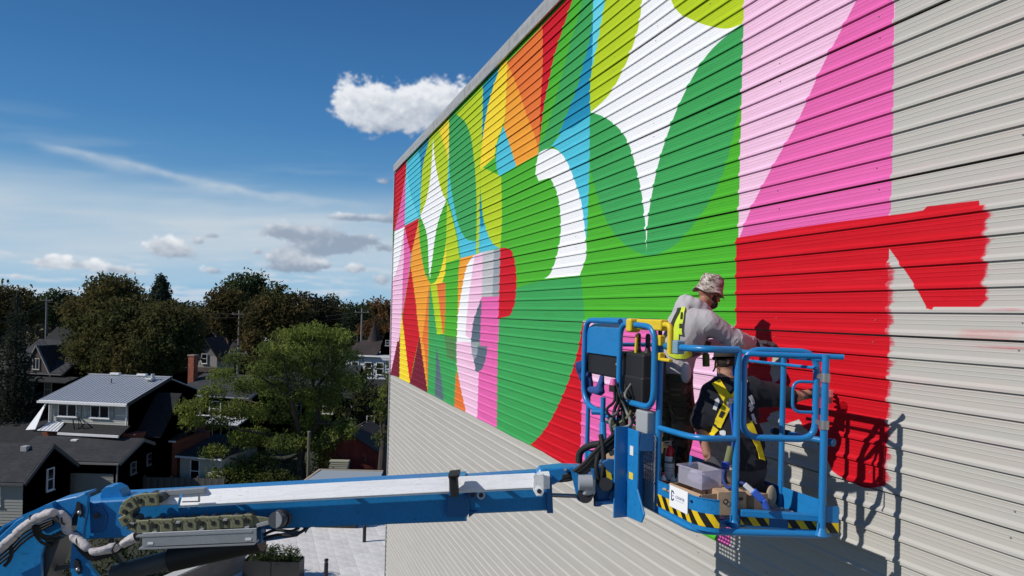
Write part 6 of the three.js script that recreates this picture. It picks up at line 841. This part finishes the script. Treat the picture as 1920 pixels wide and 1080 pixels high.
{ // grey dormered house with the silver metal roof
  const o = house('house', 'brick house with grey upper storey and silver metal roof', -30.0, 45, { turn: -.13 }), W = 5.5;
  part('wall', box(W + 1, 3.75, 8, W / 2 + .2, 1.875, -4), BRICK, o); lapWall(W + 1, 3.7, .5, BRICK, o, [-.3, 0, .01], 'brick_face');
  part('upper_wall', gableWall(W, 7.6, 5.75, 6.95, 0, .52).translate(0, 0, -.3), mat([.24, .24, .225], .8), o); lapWall(W, 1.55, .14, SIDING, o, [0, 4.2, -.29]);
  const met = mat([.52, .54, .56], .45, { metalness: .25 }); const zR = -4.3, ye = 5.66, yr = 6.96;
  part('roof', slab([v3(-.45, ye, .2), v3(W + .25, ye, .2), v3(W + .25, yr, zR), v3(-.45, yr, zR)], .07, v3(0, 4.5, 1.3), .01), met, o); part('roof', slab([v3(-.45, 5.6, -8.3), v3(W + .25, 5.6, -8.3), v3(W + .25, yr, zR), v3(-.45, yr, zR)], .07, v3(0, 4, -1.3), .01), met, o);
  for (let x = -.4; x < W + .22; x += .235) part('roof_rib', bar(v3(x, ye + .05, .2), v3(x, yr + .05, zR), .05, .035, v3(0, 1, .3)), met, o);
  part('ridge_cap', bar(v3(-.47, yr + .06, zR), v3(W + .27, yr + .06, zR), .05, .3), met, o); part('gutter', box(W + .75, .13, .12, W / 2 - .1, ye - .06, .28), WHITE, o); part('fascia', bar(v3(W + .28, ye - .04, .2), v3(W + .28, yr - .02, zR), .2, .04), TRIMD, o);
  for (const [x, w] of [[1.55, .7], [3.6, .7]]) part('roof_vent', rbox(w, .14, .3, .03, x, yr + .14, zR + .05), WHITE, o); part('roof_vent', [rbox(.5, .16, .5, .04, 4.75, yr - .05, zR + .8), new THREE.CylinderGeometry(.12, .12, .3, 14).translate(4.85, yr + .15, zR + .7)], met, o); part('vent_pipe', new THREE.CylinderGeometry(.035, .035, .3, 10).translate(2.35, 6.75, -2.8), BLACK, o);
  for (const x of [1.25, 3.55]) { windowOn(o, x, 5.05, -.27, 1.35, .82, 0, 2, WHITE, false); for (const s of [-.84, .86]) part('shutter', rbox(.22, .8, .05, .01, x + s, 5.05, -.23), mat([.33, .34, .3], .7), o); }
  part('skirt_roof', slab([v3(-.35, 3.78, .75), v3(W + .3, 3.78, .75), v3(W + .2, 4.22, -.25), v3(-.1, 4.22, -.25)], .08, v3(0, 1, .42), .01), SH.dark, o); part('gutter', box(4.2, .14, .12, 3.6, 3.72, .82), WHITE, o);
  const sheet = mat([.76, .77, .78], .4); part('metal_apron', slab([v3(-.95, 3.8, .62), v3(-.04, 3.8, .62), v3(-.04, 5.5, -.25)], .04, v3(-.25, .45, .85), .005), sheet, o); part('metal_apron', slab([v3(0, 3.84, .8), v3(1.45, 3.84, .8), v3(1.2, 4.27, -.12), v3(.05, 4.27, -.12)], .04, v3(0, 1, .46), .005), sheet, o);
  for (let k = 0; k < 5; k++) part('apron_seam', bar(v3(.2 + k * .26, 3.88, .8), v3(.2 + k * .24, 4.31, -.12), .03, .03), sheet, o);
  for (const [a, b] of [[[2.1, 4.6, -.25], [2.75, 4.6, .5]], [[2.75, 4.6, .5], [2.3, 4.6, .55]], [[2.3, 4.58, .55], [2.3, 3.95, .4]], [[2.75, 4.58, .5], [2.95, 3.95, .35]], [[2.1, 4.6, -.2], [2.6, 4.0, .4]]]) part('awning_strut', bar(v3(...a), v3(...b), .05, .05), BLACK, o);
  for (const x of [-.02, W - .05]) part('downpipe', rod(v3(x, 4.25, -.2), v3(x, 5.6, -.2), .045, 8), WHITE, o);
  const dk = shingle([.02, .02, .022]); const z1 = -1.2, z2 = -5.2, zm = -3.2, xr = W + 1.9; part('gable_wall', gableWall(1.2, 4, 3.6, 5.9, W + .3, .5).translate(0, 0, z1), mat([.05, .034, .03], .9), o);
  part('roof', slab([v3(W - .1, 3.4, z1 + .25), v3(xr - .1, 3.4, z1 + .25), v3(xr - .1, 6.05, zm), v3(W - .1, 6.05, zm)], .12, v3(0, 2, 2.3), .01), dk, o); part('roof', slab([v3(W - .1, 3.4, z2 - .25), v3(xr - .1, 3.4, z2 - .25), v3(xr - .1, 6.05, zm), v3(W - .1, 6.05, zm)], .12, v3(0, 2, -2.3), .01), dk, o);
  windowOn(o, 4.5, 3.1, .03, .7, .9, 0, 1, TRIMD);
}
{ // dark garages in front
  const o = house('garage', 'dark garage with pale horizontal boards, roof ending in a windowed gable', -29.6, 41.5, { cat: 'garage' }), W = 6.2, d = 4.8; part('wall', gableWall(W, d, 2.6, 3.45), DKSIDE, o); gableRoof(o, W, d, 2.6, 3.45, SH.grey, .28); fascia(o, W, d, 2.6, 3.45, mat([.2, .2, .19], .6), .28);
  lapWall(3.3, 1.75, .17, mat([.3, .3, .27], .7), o, [2.7, .1, .02]); windowOn(o, W + .01, 1.85, -1.7, .62, .75, Math.PI / 2, 1, mat([.2, .2, .19], .6)); windowOn(o, W + .01, 2.0, -3.6, .6, .75, Math.PI / 2, 1, mat([.2, .2, .19], .6)); part('downpipe', rod(v3(W + .05, 0, .08), v3(W + .05, 2.5, .08), .05, 8), mat([.25, .25, .24], .6), o); part('roof_vent', rbox(.4, .16, .35, .04, 2.4, 3.4, -2), WHITE, o);
}
{ const o = house('garage', 'nearest dark shed at the left edge with white window in its gable', -33, 36.8, { cat: 'garage' }), W = 7.25, d = 4; part('wall', gableWall(W, d, 2.6, 4.0), DKSIDE, o); gableRoof(o, W, d, 2.6, 4.0, SH.grey, .3); fascia(o, W, d, 2.6, 4.0, mat([.1, .1, .1], .6), .3); windowOn(o, W + .01, 2.1, -2.15, .6, 1.25, Math.PI / 2); windowOn(o, W - 1.35, 1.7, .02, .5, 1.0, 0); lapWall(1.2, 2.2, .16, mat([.3, .3, .27], .7), o, [W - 1.15, .1, .02]); part('chimney', rbox(.35, .3, .35, .03, W - 1.0, 3.9, -1.6), mat([.4, .4, .38], .8), o); }
{ const o = house('house', 'low dark roof spread behind the nearest shed', -36.5, 46, {}), W = 9, d = 7; part('wall', gableWall(W, d, 2.5, 3.5), BRICKD, o); gableRoof(o, W, d, 2.5, 3.5, SH.dark, .3); part('roof_vent', rbox(.5, .2, .4, .04, 6.2, 3.4, -2), mat([.4, .4, .38], .7), o); part('roof_vent', rbox(.4, .2, .4, .04, 4.9, 3.2, -1.4), mat([.2, .2, .2], .7), o); fascia(o, W, d, 2.5, 3.5, TRIMD, .3); }
{ const o = house('brick_annex', 'red brick annex with brown lean roof left of the cream cottage', -26.3, 47.2, { cat: 'annex', turn: -.12 }); part('wall', box(4, 3, 4, 2, 1.5, -2), BRICK, o); part('roof', slab([v3(-.2, 2.95, .3), v3(4.1, 2.95, .3), v3(4.1, 3.95, -4), v3(-.2, 3.95, -4)], .12, v3(0, 4.3, 1), .01), SH.brown, o); part('gutter', box(4.3, .1, .1, 1.95, 2.92, .36), WHITE, o); const dr = part('door', rbox(.5, 1.5, .06, .01, 2.95, .75, .02), mat([.015, .014, .014], .7), o); part('lintel', box(.7, .1, .08, 2.95, 1.56, .03), mat([.3, .28, .25], .8), o); void dr; }
{ const o = house('cottage', 'cream boarded cottage with a tall white window beside the brick annex', -22.05, 46.6, { turn: -.22 }); part('wall', box(3.2, 2.0, 4, 1.6, 1.0, -2), CREAM, o); lapWall(3.2, 2.0, .13, CREAM, o, [0, 0, .005]); part('roof', slab([v3(-.1, 1.98, .3), v3(3.4, 1.98, .3), v3(3.4, 2.75, -3.8), v3(-.1, 2.75, -3.8)], .1, v3(0, 4.1, .77), .01), SH.grey, o); part('gutter', box(3.5, .1, .1, 1.65, 1.96, .36), WHITE, o); windowOn(o, 1.2, 1.02, .03, .72, 1.55, 0); }
{ const o = house('house', 'pale blue grey house with white windows behind the locust branches', -27.6, 58, { turn: -.22 }), W = 6.4, d = 7; part('wall', gableWall(W, d, 4.75, 6.0), mat([.2, .22, .26], .8), o); gableRoof(o, W, d, 4.75, 6.0, SH.grey, .35); fascia(o, W, d, 4.75, 6.0, mat([.25, .27, .3], .6), .35); for (const x of [1.5, 3.4, 5.2]) windowOn(o, x, 3.6, .03, 1.1, 1.3, 0, 1, WHITE); windowOn(o, 3.6, 1.6, .03, 2.4, 1.2, 0, 3, WHITE, false); part('porch_roof', slab([v3(1, 2.6, 1.5), v3(6.5, 2.6, 1.5), v3(6.5, 3.0, 0), v3(1, 3.0, 0)], .1, v3(0, 1.5, .4), .01), mat([.5, .52, .55], .6), o); const c = part('chimney', box(.55, 3.4, .55, -.35, 6.0, -2), BRICK, o); part('chimney_cap', box(.66, .12, .66, -.35, 7.76, -2), mat([.3, .2, .16], .8), c); }
{ const o = house('house', 'brick house with steep front gable and narrow white window, far left', -50.8, 70, { turn: -.2 }), W = 6.5, d = 8; part('wall', gableWall(W, d, 5.2, 8.0), BRICKD, o); gableRoof(o, W, d, 5.2, 8.0, SH.grey, .4); fascia(o, W, d, 5.2, 8.0, mat([.14, .13, .13], .6), .4);
  const g = part('front_gable', new THREE.ExtrudeGeometry(new THREE.Shape([[2.4, 5.0], [5.2, 5.0], [3.8, 7.5]].map(p => new THREE.Vector2(...p))), { depth: .2, bevelEnabled: false }).translate(0, 0, .1), mat([.07, .05, .042], .9), o); for (const s of [-1, 1]) part('barge_board', bar(v3(3.8 + s * 1.75, 4.75, .35), v3(3.8, 7.75, .35), .22, .12, v3(0, 0, 1)), mat([.22, .21, .2], .7), o); part('roof', slab([v3(2.1, 4.8, .4), v3(3.8, 7.7, .4), v3(3.8, 7.7, -3), v3(2.1, 4.8, -3)], .1, v3(-2.9, 1.7, 0), .01), SH.grey, o); part('roof', slab([v3(5.5, 4.8, .4), v3(3.8, 7.7, .4), v3(3.8, 7.7, -3), v3(5.5, 4.8, -3)], .1, v3(2.9, 1.7, 0), .01), SH.grey, o); void g;
  windowOn(o, 3.8, 5.9, .32, .8, 1.1, 0, 2, mat([.4, .39, .37], .6), false); for (const x of [1.2, 2.9, 5]) windowOn(o, x, 3.4, .03, .9, 1.6, 0, 1, mat([.22, .21, .2], .6)); part('porch_roof', slab([v3(1.5, 4.3, 1.6), v3(8.5, 4.3, 1.6), v3(8.5, 4.7, 0), v3(1.5, 4.7, 0)], .1, v3(0, 1.6, .4), .01), SH.dark, o); }
{ const o = house('house', 'plain gabled house right of the steep brick gable', -45.5, 76), W = 6, d = 7; part('wall', gableWall(W, d, 4.8, 6.6), mat([.25, .24, .22], .8), o); gableRoof(o, W, d, 4.8, 6.6, SH.brown, .4); fascia(o, W, d, 4.8, 6.6, mat([.4, .39, .37], .7), .4); for (const x of [1.6, 4.2]) windowOn(o, x, 3.4, .03, 1, 1.3, 0); }
{ let k = 0; for (const [X, Z, W, e, r, m, lab, wm] of [[-60, 88, 9, 6.2, 8.6, 'dark', 'dark roofed house behind the spruce, with a white barge board', WHITE], [-58, 102, 11, 6.6, 9.4, 'grey', 'grey roofed house with small white dormer below the skyline', WHITE], [-62, 118, 14, 6.6, 9, 'dark', 'long dark roof furthest back on the left', TRIMD]]) { const o = house('house', lab, X, Z); part('wall', gableWall(W, 8, e, r), [DKSIDE, BRICKD, BRICKD][k], o); gableRoof(o, W, 8, e, r, SH[m], .4); fascia(o, W, 8, e, r, wm, .4); windowOn(o, W * .3, e - 1.5, .03, 1, 1.4, 0); windowOn(o, W * .7, e - 1.5, .03, 1, 1.4, 0); if (k === 1) { part('dormer', rbox(1.2, 1.1, 1.5, .02, 6.5, 7.6, -1.6), WHITE, o); windowOn(o, 6.5, 7.65, -.84, .8, .7, 0, 1, WHITE, false); } if (k === 0) part('barge_board', bar(v3(W - 3.6, r + .3, .6), v3(W - .6, e + .2, .6), .3, .12, v3(0, 0, 1)), WHITE, o); k++; } }
{ const o = house('house', 'small grey gabled house with cream walls beside the big maple', -38.6, 84), W = 3.6, d = 5; part('wall', box(3.0, 6, d, 1.5, 3, -2.5), mat([.4, .38, .34], .8), o); part('front_gable', new THREE.ExtrudeGeometry(new THREE.Shape([[0, 5.98], [3, 5.98], [1.5, 8.1]].map(p => new THREE.Vector2(...p))), { depth: d - .1, bevelEnabled: false }).translate(0, 0, -d + .05), mat([.22, .21, .2], .8), o); for (const s of [-1, 1]) part('roof', slab([v3(1.5 + s * 1.9, 5.5, .3), v3(1.5, 8.2, .3), v3(1.5, 8.2, -d), v3(1.5 + s * 1.9, 5.5, -d)], .12, v3(s * 2.7, 1.9, 0), .01), SH.brown, o); windowOn(o, 1.5, 5.7, .03, .7, 1.2, 0); part('porch_roof', slab([v3(-2, 4.2, 1.5), v3(5, 4.2, 1.5), v3(5, 4.6, 0), v3(-2, 4.6, 0)], .12, v3(0, 1.5, .4), .01), SH.brown, o); }
{ const o = house('house', 'dark house with faded red tiled roof left of the copper tree', -41.5, 100), W = 7; part('wall', gableWall(W, 7, 6.4, 9.2), BRICKD, o); gableRoof(o, W, 7, 6.4, 9.2, SH.red, .4); windowOn(o, 2, 5, .03, 1, 1.5, 0); windowOn(o, 4.5, 5, .03, 1, 1.5, 0); part('chimney', box(.6, 1.6, .6, 1.5, 9.4, -3), BRICKD, o); }
{ const o = house('house', 'low house with white metal roof edge below the copper tree', -37, 90), W = 5.5; part('wall', gableWall(W, 7, 5.4, 7.4), BRICKD, o); gableRoof(o, W, 7, 5.4, 7.4, SH.dark, .4); part('metal_roof', slab([v3(1.6, 7.0, -1.2), v3(5.6, 7.0, -1.2), v3(5.6, 8.0, -4), v3(1.6, 8.0, -4)], .1, v3(0, 2.8, 1), .01), WHITE, o); for (const x of [1, 2.6, 4.2]) windowOn(o, x, 4, .03, .8, 1.6, 0, 1, mat([.25, .22, .2], .6)); }
{ const o = house('house', 'white boarded house with brown roof and pointed turret near the wall', -17.6, 74, { turn: -.2 }), W = 4.9; part('wall', box(W, 7.3, 7, W / 2, 3.65, -3.5), mat([.5, .52, .56], .7), o); lapWall(W, 7.2, .2, mat([.52, .54, .58], .7), o, [0, 0, .01]); part('roof', slab([v3(-.4, 7.25, .4), v3(3.6, 7.25, .4), v3(3.2, 8.7, -3.5), v3(.3, 8.7, -3.5)], .14, v3(0, 3.9, 1.4), .01), SH.brown, o); part('gutter', box(W + .6, .16, .14, W / 2, 7.22, .45), WHITE, o); part('turret', new THREE.ConeGeometry(1.0, 2.8, 8).translate(1.6, 9.6, -3.8), SH.brown, o); part('finial', new THREE.CylinderGeometry(.02, .05, .7, 8).translate(1.6, 11.2, -3.8), TRIMD, o); part('side_gable', gableWall(1.6, 3, 8.3, 9.7, 3.5, .5).translate(0, 0, -1), mat([.1, .11, .13], .8), o); windowOn(o, 4.3, 8.6, -.96, .5, .6, 0, 1, mat([.3, .3, .3], .6)); for (const x of [1.1, 2.6, 3.9]) windowOn(o, x, 5.9, .04, .8, 1.3, 0); }
{ const o = house('house', 'faded pink brick house with white window behind the red shed', -14.2, 60), W = 4; part('wall', gableWall(W, 7, 4.4, 5.6), brick([.3, .19, .15]), o); gableRoof(o, W, 7, 4.4, 5.6, SH.dark, .3); windowOn(o, 2.2, 2.9, .03, .7, 1.8, 0); windowOn(o, .8, 2.9, .03, .6, 1.6, 0); for (let i = 0; i < 9; i++) part('baluster', box(.05, .8, .05, 1.2 + i * .22, 1.7, .5), WHITE, o); part('balcony_rail', box(2.1, .06, .07, 2.1, 2.13, .5), WHITE, o); part('balcony', box(2.3, .12, .6, 2.1, 1.24, .3), WHITE, o); }
{ const o = house('house', 'grey roofed house glimpsed through the middle of the locust', -22.3, 66), W = 7; part('wall', gableWall(W, 7, 4.2, 6.4), mat([.24, .22, .2], .8), o); gableRoof(o, W, 7, 4.2, 6.4, SH.grey, .4); windowOn(o, 2, 2.8, .03, 1, 1.4, 0); windowOn(o, 5, 2.8, .03, 1, 1.4, 0); }
{ // red shed, gable to the viewer
  const o = house('shed', 'dark red timber shed with its gable facing the boom', -13.2, 48.2, { cat: 'shed' }), W = 4.35, m = mat([.13, .02, .018], .85); part('wall', new THREE.ExtrudeGeometry(new THREE.Shape([[0, 0], [W, 0], [W, 2.1], [W / 2, 3.2], [0, 2.2]].map(p => new THREE.Vector2(...p))), { depth: 6, bevelEnabled: false }).translate(0, 0, -6), m, o);
  const r = rng(7); for (let x = .02; x < W - .1; x += .17) { const h = 2.14 + (x < W / 2 ? x : W - x) / (W / 2) * 1.0; part('board', box(.155, h, .03, x + .08, h / 2, .017 + r() * .006), mat([.13 + r() * .05, .02 + r() * .008, .018, ], .85), o); }
  for (const s of [-1, 1]) part('roof', slab([v3(W / 2 + s * (W / 2 + .3), 1.98, .35), v3(W / 2, 3.3, .35), v3(W / 2, 3.3, -6.2), v3(W / 2 + s * (W / 2 + .3), 1.98, -6.2)], .09, v3(s * 1.3, W / 2, 0), .01), SH.brown, o);
}
{ const o = house('garden_shed', 'small shed with pale felt roof just above the boom', -12.35, 42.5, { cat: 'shed' }); part('wall', box(4.2, 1.4, 3, 2.1, .7, -1.6), mat([.2, .17, .13], .8), o); part('roof', slab([v3(-.25, 1.35, .2), v3(4.4, 1.35, .2), v3(4.4, 1.75, -1.6), v3(.4, 1.75, -1.6)], .1, v3(0, 1.8, .4), .01), mat([.3, .35, .4], .7), o); part('fascia', bar(v3(-.27, 1.34, .2), v3(.39, 1.8, -1.62), .12, .14), mat([.42, .34, .25], .8), o); part('fascia', bar(v3(.39, 1.8, -1.62), v3(4.4, 1.8, -1.62), .1, .14), mat([.42, .36, .28], .8), o); }
{ const o = thing('lumber_stack', 'stack of pale boards leaning by the red shed', 'lumber', view(-11.35, .95, 46.6), FACING), r = rng(8); for (let i = 0; i < 7; i++) part('board', rbox(1.22 + r() * .12, .1, .5, .012, (r() - .5) * .08, .06 + i * .14, (r() - .5) * .06), mat([.36 + r() * .08, .35 + r() * .07, .27 + r() * .05], .85), o); for (const x of [-.4, .4]) for (let i = 0; i < 6; i++) part('batten', box(.05, .038, .4, x, .13 + i * .14, 0), mat([.12, .1, .07], .9), o); part('pallet', [box(1.3, .9, .5, 0, -.46, 0)], mat([.2, .17, .12], .9), o); }
{ const o = thing('tarpaulin', 'white crumpled sheet lying beside the lumber stack', 'sheet', view(-9.95, .85, 46)); part('sheet', meshOf([ball(v3(0, .1, 0), .42, .14, .3), ball(v3(.3, .06, .1), .25, .1, .2)], .1, .04, folds(.09, 5, 6, 5)), mat([.75, .75, .76], .6), o); part('block', box(.9, .8, .6, .1, -.42, 0), mat([.2, .18, .15], .9), o); }
{ const o = thing('wooden_post', 'bare weathered wooden post rising right of the locust trunk', 'post', view((585 - 960) / FOCAL * 44, 0, 44)); part('post', new THREE.CylinderGeometry(.085, .1, 4.2, 10).translate(0, 2.1, 0), tint(mat([.16, .145, .1], .9), streaky, 3, 1), o); part('cap', new THREE.CylinderGeometry(.095, .095, .08, 10).translate(0, 4.22, 0), mat([.2, .19, .14], .9), o); }
{ const o = thing('fence', 'low grey board fence in front of the cream cottage', 'fence', view(-23.3, 0, 44.4), FACING), g = [0, 1, 2].map(k => mat([.085 + .02 * k, .08 + .02 * k, .072 + .018 * k], .9)), b = box(.13, .98, .025, 0, .49, 0); for (let i = 0; i < 36; i++) { const p = part('board', b, g[i % 3], o); p.position.set(i * .145, .01 * (i % 4), 0); } part('rail', box(5.2, .07, .05, 2.55, .75, -.04), g[0], o); for (let i = 0; i < 4; i++) part('post', box(.1, 1.1, .1, i * 1.7, .55, -.1), g[1], o); }
{ for (const [px, top, Z, h, lab] of [[88, 556, 92, 12, 'utility pole before the dark trees on the left'], [449, 582, 86, 12, 'utility pole in front of the rust maple'], [577, 576, 90, 12, 'utility pole before the dark brown rounded tree'], [679, 578, 84, 12.4, 'utility pole near the wall in front of the yew'], [447, 652, 64, 8.5, 'short pole standing behind the locust on the left']]) { const p = at(px, top, Z), o = thing('utility_pole', lab, 'pole', v3(p.x, 0, p.z), FACING); part('pole', new THREE.CylinderGeometry(.11, .16, p.y, 10).translate(0, p.y / 2, 0), mat([.2, .19, .17], .9), o); part('crossarm', box(1.8, .1, .1, 0, p.y - .5, .1), mat([.15, .14, .12], .9), o); for (const x of [-.75, .75]) part('insulator', new THREE.CylinderGeometry(.05, .06, .16, 8).translate(x, p.y - .36, .1), mat([.3, .3, .3], .5), o); }
  const w = thing('power_line', 'thin power lines crossing the roofs from the left pole to the wall', 'wire', v3(0, 0, 0)); const a = at(88, 566, 92), b = at(449, 588, 86), c = at(679, 584, 84), sag = (p, q, d) => [0, .25, .5, .75, 1].map(t => p.clone().lerp(q, t).add(v3(0, -d * 4 * t * (1 - t), 0))); for (const [p, q] of [[a, b], [b, c], [at(-60, 600, 60), a]]) for (const dy of [0, -.5]) part('wire', cable(sag(p, q, .6).map(v => v.add(v3(0, dy, 0))), .018, 5), BLACK, w); }
// ---------------------------------------------------------------- terrace furniture
{ const src = (px, py, label) => { const p = onLevel(px, py, TY), o = thing('bollard', label, 'bollard', v3(p.x, TY, p.z), 0, 'bollards on the paved terrace'); part('post', new THREE.CylinderGeometry(.085, .085, .8, 20).translate(0, .4, 0), BLACK, o); part('neck', new THREE.CylinderGeometry(.06, .06, .07, 20).translate(0, .835, 0), DARKGREY, o); part('head', new THREE.LatheGeometry([[.085, .87], [.087, .94], [.075, .965], [0, .972]].map(q => new THREE.Vector2(...q)), 20), BLACK, o); return o; };
  const a = src(683, 1016, 'black bollard further away on the terrace, just below the boom'), p = onLevel(611, 1091, TY), b = a.clone(); b.name = numbered('bollard'); b.position.set(p.x, TY, p.z); b.userData = { ...a.userData, label: 'black bollard nearer the bottom edge, right of the planter' }; scene.add(b); }
function planter(label, px, py, w, n, seed, shrubLabel) {
  const p = onLevel(px, py, TY), o = thing('planter', label, 'planter', v3(p.x, TY, p.z), FACING), m = mat([.022, .022, .022], .55);
  for (let i = 0; i < n; i++) { const x = (i - (n - 1) / 2) * w; part('box', [box(w - .03, .82, .03, x, .41, .35), box(w - .03, .82, .03, x, .41, -.35), box(.03, .82, .67, x - w / 2 + .03, .41, 0), box(.03, .82, .67, x + w / 2 - .03, .41, 0), box(w - .03, .03, .7, x, .015, 0)], m, o); part('soil', box(w - .08, .04, .64, x, .72, 0), mat([.03, .022, .016], .95), o); }
  const L = [], r = rng(seed), M = view(0, 0, 0); void M; for (let i = 0; i < n * 5; i++) { const q = o.localToWorld(v3((r() - .5) * (w * n - .5), .98 + r() * .22, (r() - .5) * .3)); L.push([q, .3, .3 + .1 * r(), .3, 0]); }
  const s = thing('shrub', shrubLabel, 'shrub', o.position.clone()); part('stem', [0, 1, 2, 3, 4].map(i => rod(v3((i - 2) * .12, .72, (i % 2) * .1), v3((i - 2) * .3, 1.2, (i % 2) * .12), .012, 6)), BARK, s); crown(s, L, { seed: seed + 1, size: .14, leaf: .08, n: 14, per: 26, gap: 3, hole: .22, cols: [[.02, .03, .012], [.03, .042, .014], [.042, .05, .016]] });
}
planter('black double planter box at the bottom edge of the terrace', 513, 1084, 1.2, 2, 71, 'dark green shrubs growing in the nearest black planter');
planter('black planter further back under the boom', 632, 986, 1.1, 2, 73, 'dark shrubs in the planter behind the far bollard');
{ const a = onLevel(392, 1046, 1.6), b = onLevel(300, 1090, 1.6), c = onLevel(455, 1022, 1.6), o = thing('parapet_wall', 'low rendered wall with pale capping left of the planter', 'wall', v3(a.x, 0, a.z)), s = a.clone().setY(0); part('wall', [bar(b.clone().setY(.78).sub(s), c.clone().setY(.78).sub(s), 1.56, .36)], tint(mat([.3, .26, .22], .9), mottle, 1, 1), o); for (let i = 0; i < 4; i++) { const p = b.clone().lerp(c, i / 4).sub(s).setY(1.6), q = b.clone().lerp(c, (i + 1) / 4).sub(s).setY(1.6), d = q.clone().sub(p).normalize().multiplyScalar(.006); part('coping_stone', bar(p.add(d), q.sub(d), .08, .46, v3(0, 1, 0), .01), mat([.55, .54, .5], .8), o); } }



renderer.render(scene, camera);
